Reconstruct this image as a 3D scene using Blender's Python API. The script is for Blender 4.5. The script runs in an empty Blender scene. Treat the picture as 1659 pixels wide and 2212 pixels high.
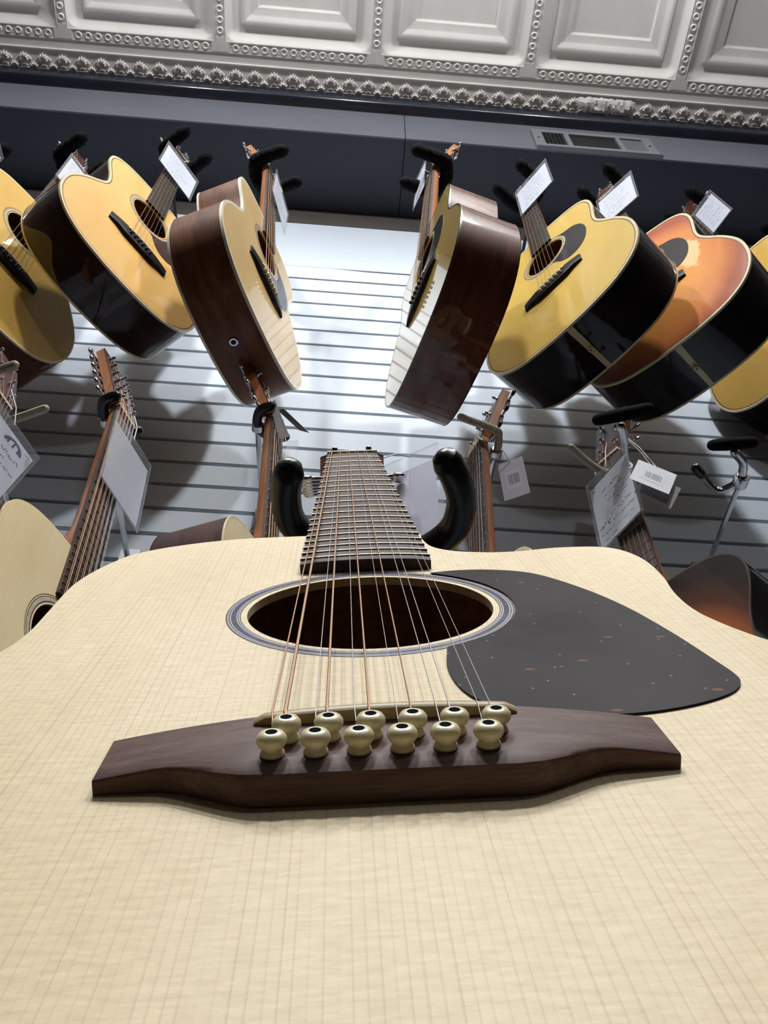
import bpy, bmesh, math, random
from mathutils import Vector, Matrix

# ------------------------------------------------------------------ camera, world, lights, exposure
SC = bpy.context.scene
COL = SC.collection
ZO = 420.0                       # camera height above the floor, millimetres; positions below are millimetres from the camera
MMS = 0.001
WY_ = 1117.6
def W(x, y, z):
    return Vector((x * MMS, y * MMS, (z + ZO) * MMS))

cam_d = bpy.data.cameras.new('camera')
cam = bpy.data.objects.new('camera', cam_d)
COL.objects.link(cam)
RC = [(0.99703386, -0.07691026, 0.00288092), (0.06206051, 0.7812621, -0.62111031), (0.045519, 0.6194468, 0.78371786)]
right, up, fwd = Vector(RC[0]), -Vector(RC[1]), Vector(RC[2])
cm = Matrix((right, up, -fwd)).transposed().to_4x4()
cm.translation = W(0, 0, 0)
cam.matrix_world = cm
cam_d.sensor_fit = 'VERTICAL'
cam_d.sensor_height = 36.0
cam_d.lens = 36.0 * 2000.0 / 2212.0
cam_d.clip_start = 0.005
cam_d.clip_end = 60
SC.camera = cam

world = bpy.data.worlds.new('world')
SC.world = world
world.use_nodes = True
world.node_tree.nodes['Background'].inputs[0].default_value = (0.75, 0.82, 1.0, 1)
world.node_tree.nodes['Background'].inputs[1].default_value = 0.05

def lamp(name, loc, watts, radius, col):
    l = bpy.data.lights.new(name, 'POINT')
    l.energy = watts
    l.shadow_soft_size = radius
    l.color = col
    o = bpy.data.objects.new(name, l)
    COL.objects.link(o)
    o.location = W(*loc)
    return o
COOL = (0.97, 0.98, 1.0)
def spot(name, loc, aim, watts, half, blend, radius=0.05):
    l = bpy.data.lights.new(name, 'SPOT')
    l.energy = watts
    l.spot_size = math.radians(2 * half)
    l.spot_blend = blend
    l.shadow_soft_size = radius
    l.color = COOL
    o = bpy.data.objects.new(name, l)
    COL.objects.link(o)
    o.location = W(*loc)
    o.rotation_euler = (W(*aim) - W(*loc)).to_track_quat('-Z', 'Y').to_euler()
    return o
lamp('fill_lamp', (750, -2300, 2700), 26, 0.08, COOL)  # unseen weak fill, added behind the camera to lift cards and guitar fronts
# a row of track heads in front of the display wall, and unseen spots added to brighten the near guitar
for x in (-740, -70, 770):
    lamp('track_bulb', (x, -350, 3010), 24, 0.05, COOL)
    spot('track_spot', (x, -350, 3010), (x * 0.8, WY_, 1450), 64, 44, 1.0)
for x in (-450, 500):
    spot('guitar_fill_spot', (x, -950, 3150), (0, 200, 150), 108, 24, 0.8, 0.07)

SC.view_settings.view_transform = 'Standard'
SC.view_settings.look = 'None'
SC.view_settings.gamma = 1.0
SC.view_settings.exposure = 0.0
SC.view_settings.use_curve_mapping = False
SC.cycles.use_denoising = True
SC.cycles.max_bounces = 8
SC.cycles.transparent_max_bounces = 12

# ------------------------------------------------------------------ materials
MATS = {}
def s2l(c):
    return tuple((v / 255.0 / 12.92 if v / 255.0 <= 0.04045 else ((v / 255.0 + 0.055) / 1.055) ** 2.4) for v in c)
class NT:
    def __init__(self, name):
        self.m = bpy.data.materials.new(name)
        self.m.use_nodes = True
        self.t = self.m.node_tree
        self.b = self.t.nodes['Principled BSDF']
        MATS[name] = self.m
    def n(self, typ, **kw):
        nd = self.t.nodes.new(typ)
        for k, v in kw.items():
            if k.startswith('i_'):
                nd.inputs[k[2:].replace('_', ' ')].default_value = v
            else:
                setattr(nd, k, v)
        return nd
    def l(self, a, b):
        self.t.links.new(a, b)
    def coords(self, scale=(1, 1, 1)):
        tc = self.n('ShaderNodeTexCoord')
        mp = self.n('ShaderNodeMapping')
        mp.inputs['Scale'].default_value = scale
        self.l(tc.outputs['Object'], mp.inputs['Vector'])
        return mp.outputs['Vector']
    def ramp(self, fac, stops):
        r = self.n('ShaderNodeValToRGB')
        e = r.color_ramp.elements
        while len(e) < len(stops):
            e.new(0.5)
        for el, (p, c) in zip(e, stops):
            el.position = p
            el.color = (*c, 1) if len(c) == 3 else c
        self.l(fac, r.inputs['Fac'])
        return r.outputs['Color']
    def mix(self, fac, a, b, mode='MIX'):
        x = self.n('ShaderNodeMix', data_type='RGBA', blend_type=mode)
        for sock, v in ((x.inputs['Factor'], fac), (x.inputs['A'], a), (x.inputs['B'], b)):
            if hasattr(v, 'is_linked'):
                self.l(v, sock)
            elif isinstance(v, (int, float)):
                sock.default_value = v
            else:
                sock.default_value = (*v, 1)
        return x.outputs['Result']
    def base(self, v):
        if hasattr(v, 'is_linked'):
            self.l(v, self.b.inputs['Base Color'])
        else:
            self.b.inputs['Base Color'].default_value = (*v, 1)
    def bump(self, h, strength, dist):
        bp = self.n('ShaderNodeBump')
        bp.inputs['Strength'].default_value = strength
        bp.inputs['Distance'].default_value = dist
        self.l(h, bp.inputs['Height'])
        self.l(bp.outputs['Normal'], self.b.inputs['Normal'])
    def set(self, rough=0.5, metal=0.0, coat=0.0, coatr=0.05, spec=0.5):
        self.b.inputs['Roughness'].default_value = rough
        self.b.inputs['Metallic'].default_value = metal
        self.b.inputs['Coat Weight'].default_value = coat
        self.b.inputs['Coat Roughness'].default_value = coatr
        self.b.inputs['Specular IOR Level'].default_value = spec
        return self

def plain(name, rgb, rough=0.5, metal=0.0, coat=0.0, var=0.12, scale=40, spec=0.5):
    t = NT(name)
    v = t.n('ShaderNodeTexNoise', i_Scale=scale, i_Detail=3.0)
    t.l(t.coords(), v.inputs['Vector'])
    c = s2l(rgb)
    lo = tuple(x * (1 - var) for x in c)
    hi = tuple(min(1, x * (1 + var)) for x in c)
    t.base(t.ramp(v.outputs['Fac'], [(0.3, lo), (0.7, hi)]))
    t.set(rough, metal, coat, spec=spec)
    return t.m

def spruce(name, rgb, dark, rough=0.5, coat=0.0, period=2.0, amount=0.35, silk=0.25, extra=None):
    """soundboard wood: grain lines run along the guitar (object y)"""
    t = NT(name)
    wv = t.n('ShaderNodeTexWave', wave_type='BANDS', bands_direction='X', wave_profile='SAW')
    wv.inputs['Scale'].default_value = 314.0 / period
    wv.inputs['Distortion'].default_value = 5.5
    wv.inputs['Detail'].default_value = 2.0
    wv.inputs['Detail Scale'].default_value = 0.5
    t.l(t.coords((1, 0.02, 0.02)), wv.inputs['Vector'])
    n1 = t.n('ShaderNodeTexNoise', i_Scale=1.0, i_Detail=3.0)
    t.l(t.coords((420, 2.5, 2.5)), n1.inputs['Vector'])
    n2 = t.n('ShaderNodeTexNoise', i_Scale=1.0, i_Detail=4.0, i_Roughness=0.65)
    t.l(t.coords((120, 520, 80)), n2.inputs['Vector'])
    n3 = t.n('ShaderNodeTexNoise', i_Scale=14.0, i_Detail=2.0)
    t.l(t.coords((1, 0.5, 1)), n3.inputs['Vector'])
    c, d = s2l(rgb), s2l(dark)
    line = t.ramp(wv.outputs['Fac'], [(0.0, (0, 0, 0)), (0.72, (0.08,) * 3), (0.93, (1, 1, 1)), (1.0, (0.2,) * 3)])
    br = t.ramp(n1.outputs['Fac'], [(0.35, (0.1,) * 3), (0.75, (1, 1, 1))])
    lm = t.mix(1.0, line, br, 'MULTIPLY')
    lm2 = t.n('ShaderNodeMath', operation='MULTIPLY')
    t.l(lm, lm2.inputs[0]); lm2.inputs[1].default_value = amount * 1.6
    col = t.mix(lm2.outputs[0], c, d)
    sk = t.ramp(n2.outputs['Fac'], [(0.3, (1 - silk * 0.75, 1 - silk * 0.9, 1 - silk)), (0.7, (1, 1, 1))])
    col = t.mix(0.5, col, t.mix(1.0, col, sk, 'MULTIPLY'))
    bl = t.ramp(n3.outputs['Fac'], [(0.3, (0.90, 0.87, 0.82)), (0.7, (1, 1, 1))])
    col = t.mix(1.0, col, bl, 'MULTIPLY')
    if extra:
        col = extra(t, col)
    t.base(col)
    t.set(rough, 0, coat, spec=0.15 if coat else 0.35)
    if not coat:
        t.bump(n2.outputs['Fac'], 0.12, 0.0004)
    return t.m

def wood(name, rgb, dark, rough=0.4, coat=0.0, sc=(60, 4, 60), bumps=0.0):
    t = NT(name)
    n1 = t.n('ShaderNodeTexNoise', i_Scale=1.0, i_Detail=5.0, i_Roughness=0.6)
    t.l(t.coords(sc), n1.inputs['Vector'])
    n2 = t.n('ShaderNodeTexNoise', i_Scale=1.0, i_Detail=3.0)
    t.l(t.coords(tuple(v * 7 for v in sc)), n2.inputs['Vector'])
    a = t.ramp(n1.outputs['Fac'], [(0.3, s2l(dark)), (0.7, s2l(rgb))])
    b = t.ramp(n2.outputs['Fac'], [(0.35, (0.72,) * 3), (0.6, (1, 1, 1))])
    t.base(t.mix(1.0, a, b, 'MULTIPLY'))
    t.set(rough, 0, coat, spec=0.08 if coat > 0.3 else 0.18)
    if bumps:
        t.bump(n2.outputs['Fac'], bumps, 0.0003)
    return t.m

def radial(t, cy, sx, sy):
    """0 at the middle of a soundboard growing outward, in guitar coordinates"""
    tc = t.n('ShaderNodeTexCoord')
    mp = t.n('ShaderNodeMapping')
    mp.inputs['Location'].default_value = (0, -cy / sy, 0)
    mp.inputs['Scale'].default_value = (1 / sx, 1 / sy, 0)
    t.l(tc.outputs['Object'], mp.inputs['Vector'])
    ln = t.n('ShaderNodeVectorMath', operation='LENGTH')
    t.l(mp.outputs['Vector'], ln.inputs[0])
    return ln.outputs['Value']

def sunburst(t, col):
    r = radial(t, 0.03, 0.2, 0.275)
    return t.mix(1.0, t.ramp(r, [(0.0, s2l((214, 130, 48))), (0.5, s2l((196, 106, 38))), (0.74, s2l((72, 32, 16))), (0.9, s2l((24, 15, 13))), (1.0, s2l((18, 12, 12)))]), t.mix(0.25, (1, 1, 1), col), 'MULTIPLY')

def amber_burst(t, col):
    r = radial(t, 0.02, 0.2, 0.25)
    c2 = t.ramp(r, [(0.0, s2l((236, 168, 74))), (0.55, s2l((232, 154, 70))), (0.8, s2l((222, 138, 72))), (0.98, s2l((170, 86, 54)))])
    # paler wood laid bare around the pickguard by wear
    tc = t.n('ShaderNodeTexCoord')
    mp = t.n('ShaderNodeMapping')
    mp.inputs['Location'].default_value = (-0.10 / 0.034, -0.06 / 0.075, 0)
    mp.inputs['Scale'].default_value = (1 / 0.034, 1 / 0.075, 0)
    t.l(tc.outputs['Object'], mp.inputs['Vector'])
    ln = t.n('ShaderNodeVectorMath', operation='LENGTH')
    t.l(mp.outputs['Vector'], ln.inputs[0])
    nz = t.n('ShaderNodeTexNoise', i_Scale=45.0, i_Detail=4.0)
    t.l(tc.outputs['Object'], nz.inputs['Vector'])
    ad = t.n('ShaderNodeMath', operation='ADD')
    t.l(ln.outputs['Value'], ad.inputs[0]); t.l(nz.outputs['Fac'], ad.inputs[1])
    mk = t.ramp(ad.outputs[0], [(0.0, (1, 1, 1)), (1.18 / 1.5, (1, 1, 1)), (1.34 / 1.5, (0, 0, 0))])
    dv = t.n('ShaderNodeMath', operation='DIVIDE')
    t.l(ad.outputs[0], dv.inputs[0]); dv.inputs[1].default_value = 1.5
    mk.node.inputs['Fac'].default_value = 0
    t.l(dv.outputs[0], mk.node.inputs['Fac'])
    c3 = t.mix(mk, c2, s2l((240, 205, 150)))
    return t.mix(1.0, c3, t.mix(0.3, (1, 1, 1), col), 'MULTIPLY')

spruce('spruce_satin', (250, 234, 194), (190, 146, 98), 0.5, 0.0, 2.6, 0.34, 0.46)
spruce('spruce_natural', (236, 206, 150), (190, 140, 80), 0.35, 0.6, 1.6, 0.3, 0.1)
spruce('spruce_golden', (238, 192, 112), (190, 132, 64), 0.55, 0.8, 1.4, 0.25, 0.08)
spruce('spruce_honey', (222, 180, 88), (176, 124, 50), 0.55, 0.8, 1.4, 0.25, 0.08)
spruce('spruce_pale', (240, 222, 178), (190, 150, 100), 0.4, 0.3, 1.8, 0.35, 0.1)
spruce('spruce_yellow', (226, 192, 96), (180, 130, 56), 0.55, 0.8, 1.4, 0.22, 0.06)
spruce('spruce_gloss_lemon', (214, 188, 106), (170, 130, 64), 0.2, 1.0, 1.5, 0.15, 0.05)
spruce('spruce_amber', (255, 245, 225), (190, 130, 70), 0.55, 0.8, 1.4, 0.25, 0.06, amber_burst)
spruce('spruce_burst', (255, 250, 235), (150, 100, 60), 0.55, 0.15, 1.4, 0.3, 0.06, sunburst)
wood('rosewood_gloss', (52, 30, 24), (24, 13, 11), 0.5, 0.8, (6, 6, 60))
wood('mahogany_side', (138, 92, 64), (96, 58, 40), 0.42, 0.2, (8, 8, 50))
wood('mahogany_gloss', (122, 66, 42), (76, 36, 22), 0.5, 0.8, (8, 8, 50))
wood('blackwood_gloss', (34, 24, 26), (16, 11, 13), 0.5, 0.8, (6, 6, 60))
wood('walnut_satin', (84, 58, 52), (52, 34, 32), 0.45, 0.0, (8, 8, 50))
wood('inner_wood', (196, 156, 110), (160, 120, 80), 0.7, 0.0, (30, 30, 30))
wood('mahogany_neck', (178, 118, 76), (142, 88, 54), 0.4, 0.1, (60, 4, 60))
wood('bridge_rosewood', (122, 96, 88), (88, 66, 60), 0.5, 0.0, (18, 240, 240), 0.1)
wood('bridge_ebony', (38, 31, 32), (22, 18, 19), 0.4, 0.0, (18, 200, 200))
wood('fretboard_rosewood', (92, 74, 68), (64, 50, 46), 0.55, 0.0, (160, 9, 160), 0.08)
wood('fretboard_ebony', (62, 54, 50), (38, 33, 32), 0.4, 0.0, (160, 9, 160))
wood('headstock_face', (96, 52, 40), (62, 30, 24), 0.45, 0.1, (60, 5, 60))
plain('binding_cream', (226, 208, 166), 0.35, 0, 0.4, 0.06)
plain('binding_white', (240, 232, 208), 0.35, 0, 0.3, 0.05)
plain('binding_dark', (58, 44, 36), 0.35, 0, 0.4, 0.1)
plain('purfling', (66, 52, 40), 0.5, 0, 0.3, 0.1)
plain('ivoroid', (224, 214, 174), 0.35, 0, 0.25, 0.1, 300)
plain('saddle_bone_shaded', (172, 154, 112), 0.4, 0, 0, 0.1, 300)  # bone tone darkened for the shade the near saddle sits in
plain('nut_bone', (226, 212, 176), 0.4, 0, 0, 0.08, 200)
plain('pin_dot', (16, 15, 22), 0.9, spec=0.03)
plain('black_plastic', (26, 25, 28), 0.3, 0, 0.3)
plain('dark_opening', (8, 8, 9), 0.8)
plain('ring_black', (34, 33, 44), 0.35, 0, 0.3)
plain('ring_white', (200, 200, 208), 0.35, 0, 0.3, 0.05)
plain('pearl_grey', (190, 180, 160), 0.3, 0, 0.5, 0.2, 200)
plain('pearl_inlay', (205, 205, 200), 0.25, 0, 0.5, 0.15, 300)
plain('chrome', (205, 205, 208), 0.14, 1.0, var=0.02)
plain('gold', (196, 160, 84), 0.22, 1.0, var=0.04)
plain('fret_metal', (160, 148, 130), 0.5, 1.0, var=0.04)
plain('string_steel', (132, 130, 130), 0.5, 1.0, var=0.04)
plain('string_bronze', (128, 102, 80), 0.55, 1.0, var=0.06, scale=900)
plain('foam_black', (13, 13, 15), 0.95, spec=0.15, var=0.3, scale=400)
plain('rubber_black', (14, 14, 16), 0.32, 0, 0.1)
plain('rubber_beige', (172, 166, 146), 0.6, var=0.15, scale=120)
plain('paper_grey', (150, 148, 150), 0.6, var=0.05)
def paper(name, rgb):
    t = NT(name)
    c = s2l(rgb)
    d = t.n('ShaderNodeBsdfDiffuse'); d.inputs['Color'].default_value = (*c, 1)
    tl = t.n('ShaderNodeBsdfTranslucent'); tl.inputs['Color'].default_value = (*c, 1)
    m = t.n('ShaderNodeMixShader'); m.inputs[0].default_value = 0.3
    t.l(d.outputs[0], m.inputs[1]); t.l(tl.outputs[0], m.inputs[2])
    t.l(m.outputs[0], t.t.nodes['Material Output'].inputs['Surface'])
paper('card_white', (246, 247, 250))
paper('card_lilac', (232, 230, 238))
plain('ink', (58, 62, 76), 0.6)
plain('ink_pale', (128, 134, 148), 0.6)
plain('cord_white', (218, 218, 214), 0.7)
plain('cord_tan', (198, 182, 146), 0.7)
plain('tin_paint', (232, 228, 222), 0.6, 0, 0.0, 0.05, 9, 0.35)
plain('slat_paint', (206, 216, 227), 0.55, 0, 0.0, 0.03, 5, 0.3)
plain('slot_dark', (30, 20, 22), 0.8, var=0.2, scale=30, spec=0.1)
plain('bulkhead_paint', (104, 107, 115), 0.5, var=0.05, scale=6)
plain('bulkhead_shaded', (46, 50, 63), 0.5, var=0.05, scale=6)  # bulkhead paint darkened to carry the shade under the box
plain('trim_gloss', (40, 42, 52), 0.22, 0, 0.5, 0.1, 12)
plain('strip_grey', (74, 70, 66), 0.6, var=0.08, scale=20)
plain('wall_paint', (58, 58, 62), 0.7, var=0.06, scale=3)
plain('vent_metal', (132, 134, 140), 0.42, 0.2, var=0.06)
plain('vent_fin', (118, 122, 128), 0.4, 0.3, var=0.1)
plain('stand_metal', (26, 26, 28), 0.35, 0.4)
wood('floor_wood', (56, 42, 32), (38, 28, 22), 0.55, 0.0, (2, 14, 14))
plain('strip_rubber', (30, 30, 30), 0.7)

# abalone band of the near rosette
t = NT('abalone')
v = t.n('ShaderNodeTexVoronoi', i_Scale=190.0)
t.l(t.coords(), v.inputs['Vector'])
t.base(t.ramp(v.outputs['Color'], [(0.1, s2l((58, 57, 68))), (0.45, s2l((82, 83, 98))), (0.62, s2l((84, 78, 140))), (0.72, s2l((110, 96, 86))), (0.95, s2l((66, 67, 80)))]))
t.set(0.25, 0.1, 0.5)

# pickguard of the near guitar: black with tan flecks and dusty smears
t = NT('pickguard_black')
n1 = t.n('ShaderNodeTexNoise', i_Scale=16.0, i_Detail=4.0, i_Roughness=0.6)
t.l(t.coords(), n1.inputs['Vector'])
v = t.n('ShaderNodeTexVoronoi', voronoi_dimensions='2D', i_Scale=70.0, i_Randomness=1.0)
wn = t.n('ShaderNodeTexNoise', i_Scale=90.0, i_Detail=2.0)
t.l(t.coords(), wn.inputs['Vector'])
wa = t.n('ShaderNodeVectorMath', operation='MULTIPLY_ADD')
t.l(wn.outputs['Color'], wa.inputs[0]); wa.inputs[1].default_value = (0.004, 0.004, 0); t.l(t.coords((0.8, 1.5, 1)), wa.inputs[2])
t.l(wa.outputs[0], v.inputs['Vector'])
v2 = t.n('ShaderNodeTexVoronoi', voronoi_dimensions='2D', i_Scale=170.0, i_Randomness=1.0)
t.l(t.coords(), v2.inputs['Vector'])
sm = t.ramp(n1.outputs['Fac'], [(0.35, s2l((40, 38, 41))), (0.7, s2l((54, 51, 54)))])
sep = t.n('ShaderNodeSeparateColor')
t.l(v.outputs['Color'], sep.inputs[0])
th = t.n('ShaderNodeMath', operation='GREATER_THAN'); t.l(sep.outputs[0], th.inputs[0]); th.inputs[1].default_value = 0.84
fl = t.ramp(v.outputs['Distance'], [(0.0, (1, 1, 1)), (0.075, (1, 1, 1)), (0.1, (0, 0, 0))])
fm = t.n('ShaderNodeMath', operation='MULTIPLY'); t.l(th.outputs[0], fm.inputs[0]); t.l(fl, fm.inputs[1])
c1 = t.mix(fm.outputs[0], sm, s2l((132, 82, 54)))
sep2 = t.n('ShaderNodeSeparateColor')
t.l(v2.outputs['Color'], sep2.inputs[0])
th2 = t.n('ShaderNodeMath', operation='GREATER_THAN'); t.l(sep2.outputs[1], th2.inputs[0]); th2.inputs[1].default_value = 0.9
fl2 = t.ramp(v2.outputs['Distance'], [(0.0, (1, 1, 1)), (0.05, (1, 1, 1)), (0.08, (0, 0, 0))])
fm2 = t.n('ShaderNodeMath', operation='MULTIPLY'); t.l(th2.outputs[0], fm2.inputs[0]); t.l(fl2, fm2.inputs[1])
t.base(t.mix(fm2.outputs[0], c1, s2l((150, 150, 158))))
t.l(t.ramp(n1.outputs['Fac'], [(0.3, (0.34,) * 3), (0.7, (0.5,) * 3)]), t.b.inputs['Roughness'])
t.b.inputs['Specular IOR Level'].default_value = 0.06

# clear plastic sleeve
t = NT('clear_plastic')
tr = t.n('ShaderNodeBsdfTransparent'); tr.inputs[0].default_value = (0.97, 0.98, 1.0, 1)
gl = t.n('ShaderNodeBsdfGlossy'); gl.inputs['Roughness'].default_value = 0.12
df = t.n('ShaderNodeBsdfDiffuse'); df.inputs['Color'].default_value = (0.75, 0.77, 0.8, 1)
m1 = t.n('ShaderNodeMixShader'); m1.inputs[0].default_value = 0.07
t.l(tr.outputs[0], m1.inputs[1]); t.l(df.outputs[0], m1.inputs[2])
m2 = t.n('ShaderNodeMixShader'); m2.inputs[0].default_value = 0.06
t.l(m1.outputs[0], m2.inputs[1]); t.l(gl.outputs[0], m2.inputs[2])
t.l(m2.outputs[0], t.t.nodes['Material Output'].inputs['Surface'])

# ------------------------------------------------------------------ mesh helpers
def mesh(name, verts, faces, mats, fm=None, smooth=True, ang=32, recalc=True):
    me = bpy.data.meshes.new(name)
    me.from_pydata([(v[0] * MMS, v[1] * MMS, v[2] * MMS) for v in verts], [], faces)
    if isinstance(mats, str):
        mats = [mats]
    for m in mats:
        me.materials.append(MATS[m])
    if fm:
        me.polygons.foreach_set('material_index', fm)
    bm = bmesh.new(); bm.from_mesh(me)
    if recalc:
        bmesh.ops.recalc_face_normals(bm, faces=bm.faces)
    if smooth:
        lim = math.radians(ang)
        for f in bm.faces:
            f.smooth = True
        for e in bm.edges:
            if len(e.link_faces) == 2 and e.calc_face_angle(0) > lim:
                e.smooth = False
    bm.to_mesh(me); bm.free()
    return me
def ob(name, me, parent=None, mat4=None):
    o = bpy.data.objects.new(name, me)
    COL.objects.link(o)
    if parent is not None:
        o.parent = parent
    if mat4 is not None:
        o.matrix_local = mat4
    return o
def part(name, geo, mats, parent=None, **kw):
    mt = kw.pop('mat4', None)
    fm = geo[2] if len(geo) > 2 else None
    return ob(name, mesh(name, geo[0], geo[1], mats, fm, **kw), parent, mt)
def thing(name, label, cat, mat4, group=None):
    o = bpy.data.objects.new(name, None)
    COL.objects.link(o)
    o.empty_display_size = 0.05
    o.matrix_world = mat4
    tag(o, label, cat, group)
    return o
def tag(o, label, cat, group=None):
    o['label'] = label
    o['category'] = cat
    if group:
        o['group'] = group
def struct(o, label=None):
    o['kind'] = 'structure'
    if label:
        o['label'] = label
    return o
def box(x0, x1, y0, y1, z0, z1, bev=0.0):
    if bev <= 0:
        v = [(x, y, z) for x in (x0, x1) for y in (y0, y1) for z in (z0, z1)]
        f = [(0, 1, 3, 2), (4, 6, 7, 5), (0, 4, 5, 1), (2, 3, 7, 6), (0, 2, 6, 4), (1, 5, 7, 3)]
        return v, f
    # bevelled along the x-running edges only
    prof = [(y0 + bev, z0), (y1 - bev, z0), (y1, z0 + bev), (y1, z1 - bev), (y1 - bev, z1), (y0 + bev, z1), (y0, z1 - bev), (y0, z0 + bev)]
    v = [(x, p[0], p[1]) for x in (x0, x1) for p in prof]
    n = 8
    f = [(i, (i + 1) % n, n + (i + 1) % n, n + i) for i in range(n)] + [tuple(range(n)), tuple(range(2 * n - 1, n - 1, -1))]
    return v, f
def join(*geos):
    V, F, FM = [], [], []
    for g in geos:
        o = len(V)
        V += list(g[0]); F += [tuple(i + o for i in f) for f in g[1]]
        FM += list(g[2]) if len(g) > 2 and g[2] else [0] * len(g[1])
    return V, F, FM
def setmat(g, i):
    return g[0], g[1], [i] * len(g[1])
def lathe(prof, n=16, axis='z', mats=None):
    """prof: list of (r, h); closed at r=0 ends"""
    V, F, FM = [], [], []
    rows = []
    for r, h in prof:
        if r <= 1e-6:
            rows.append([len(V)]); V.append((0, 0, h))
        else:
            rows.append(list(range(len(V), len(V) + n)))
            V += [(r * math.cos(2 * math.pi * k / n), r * math.sin(2 * math.pi * k / n), h) for k in range(n)]
    for k in range(len(rows) - 1):
        a, b = rows[k], rows[k + 1]
        mi = mats[k] if mats else 0
        for j in range(n):
            j2 = (j + 1) % n
            if len(a) == 1 and len(b) == 1:
                continue
            if len(a) == 1:
                F.append((a[0], b[j], b[j2]))
            elif len(b) == 1:
                F.append((a[j], a[j2], b[0]))
            else:
                F.append((a[j], a[j2], b[j2], b[j]))
            FM.append(mi)
    if axis == 'y':
        V = [(x, z, -y) for x, y, z in V]
    if axis == 'x':
        V = [(z, x, y) for x, y, z in V]
    return V, F, FM
def tube(path, rad, n=8, caps='flat', mi=0):
    P = [Vector(p) for p in path]
    if not isinstance(rad, (list, tuple)):
        rad = [rad] * len(P)
    else:
        rad = list(rad)
    if caps == 'round':
        d0 = (P[0] - P[1]).normalized(); d1 = (P[-1] - P[-2]).normalized()
        r0, r1 = rad[0], rad[-1]
        P = [P[0] + d0 * r0, P[0] + d0 * r0 * 0.92, P[0] + d0 * r0 * 0.6] + P + [P[-1] + d1 * r1 * 0.6, P[-1] + d1 * r1 * 0.92, P[-1] + d1 * r1]
        rad = [r0 * 0.02, r0 * 0.4, r0 * 0.8] + rad + [r1 * 0.8, r1 * 0.4, r1 * 0.02]
    V, F = [], []
    ref = None
    for i, p in enumerate(P):
        d = (P[min(i + 1, len(P) - 1)] - P[max(i - 1, 0)]).normalized()
        if ref is None:
            ref = d.orthogonal().normalized()
        ref = (ref - d * ref.dot(d)).normalized()
        b = d.cross(ref)
        for k in range(n):
            a = 2 * math.pi * k / n
            V.append(tuple(p + (ref * math.cos(a) + b * math.sin(a)) * rad[i]))
    for i in range(len(P) - 1):
        for k in range(n):
            k2 = (k + 1) % n
            F.append((i * n + k, i * n + k2, (i + 1) * n + k2, (i + 1) * n + k))
    F.append(tuple(range(n - 1, -1, -1))); F.append(tuple(range((len(P) - 1) * n, len(P) * n)))
    return V, F, [mi] * len(F)
def spline(pts, n=6, closed=False):
    P = [Vector(p) for p in pts]
    m = len(P); out = []
    for i in range(m if closed else m - 1):
        a = P[(i - 1) % m] if closed or i > 0 else P[0] * 2 - P[1]
        b, c = P[i], P[(i + 1) % m]
        d = P[(i + 2) % m] if closed or i + 2 < m else P[-1] * 2 - P[-2]
        for j in range(n):
            t_ = j / n
            out.append(0.5 * ((2 * b) + (c - a) * t_ + (2 * a - 5 * b + 4 * c - d) * t_ ** 2 + (3 * b - a - 3 * c + d) * t_ ** 3))
    if not closed:
        out.append(P[-1])
    return out
def smooth01(a, b, x):
    t_ = min(1, max(0, (x - a) / (b - a)))
    return t_ * t_ * (3 - 2 * t_)
def plate(poly, z0, z1, bev=0.0):
    n = len(poly)
    V = [(p[0], p[1], z0) for p in poly] + [(p[0], p[1], z1) for p in poly]
    F = [tuple(range(n, 2 * n)), tuple(range(n - 1, -1, -1))] + [(i, (i + 1) % n, n + (i + 1) % n, n + i) for i in range(n)]
    return V, F

# ------------------------------------------------------------------ the room: walls, slat wall, bulkhead, ceiling
WY = 1117.6
X0, X1 = -3300.0, 3300.0
YB = -4600.0
FZ = -ZO
CZ = 3276.1
floor = struct(part('floor', box(X0, X1, YB, WY + 40, FZ - 40, FZ), 'floor_wood'))
floor.location.z = ZO * MMS
def shift(o):
    o.location.z += ZO * MMS
    return o
for nm, b in (('wall_left', box(X0 - 60, X0, YB, WY, FZ, CZ + 60)), ('wall_right', box(X1, X1 + 60, YB, WY, FZ, CZ + 60)), ('wall_front', box(X0, X1, YB - 60, YB, FZ, CZ + 60))):
    shift(struct(part(nm, b, 'wall_paint')))

wall = shift(struct(part('wall_back', box(X0, X1, WY + 9, WY + 60, FZ, CZ + 60), 'slot_dark'), 'white painted slat wall with dark horizontal grooves'))
PITCH, GAP, H0 = 76.2, 9.2, 1612.07
kmin, kmax = -12, int((H0 + ZO) / PITCH)
slat_me = mesh('slat', *box(X0, X1, 0, 10, -(PITCH - GAP) / 2, (PITCH - GAP) / 2, 1.2), 'slat_paint', smooth=False)
for k in range(kmin, kmax):
    zc = H0 - k * PITCH - PITCH / 2
    ob('slat', slat_me, wall, Matrix.Translation((0, WY * MMS, zc * MMS)))
zt0 = H0 - kmin * PITCH + GAP / 2
part('top_board', box(X0, X1, WY, WY + 10, zt0, 2852, 1.0), 'slat_paint', wall, smooth=False)
fv = [(X0, WY + 0.6, zt0 + 1), (X0, WY + 0.6, zt0 - GAP - 1), (-90, WY + 0.6, zt0 - GAP - 1), (40, WY + 3, zt0 - GAP / 2), (-90, WY + 0.6, zt0 + 1)]
fv += [(x, y + 8, z) for x, y, z in fv]
part('groove_filler', (fv, [(0, 1, 2, 3, 4), (9, 8, 7, 6, 5)] + [(i, (i + 1) % 5, 5 + (i + 1) % 5, 5 + i) for i in range(5)]), 'slat_paint', wall, smooth=False)
shift(struct(part('top_strip', box(X0, X1, WY - 2, WY + 9, 2852, 2962, 1.0), 'strip_grey', smooth=False), 'dark grey strip along the top of the slat wall'))  # flat dark grey strip between the white top board and the bulkhead

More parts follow.
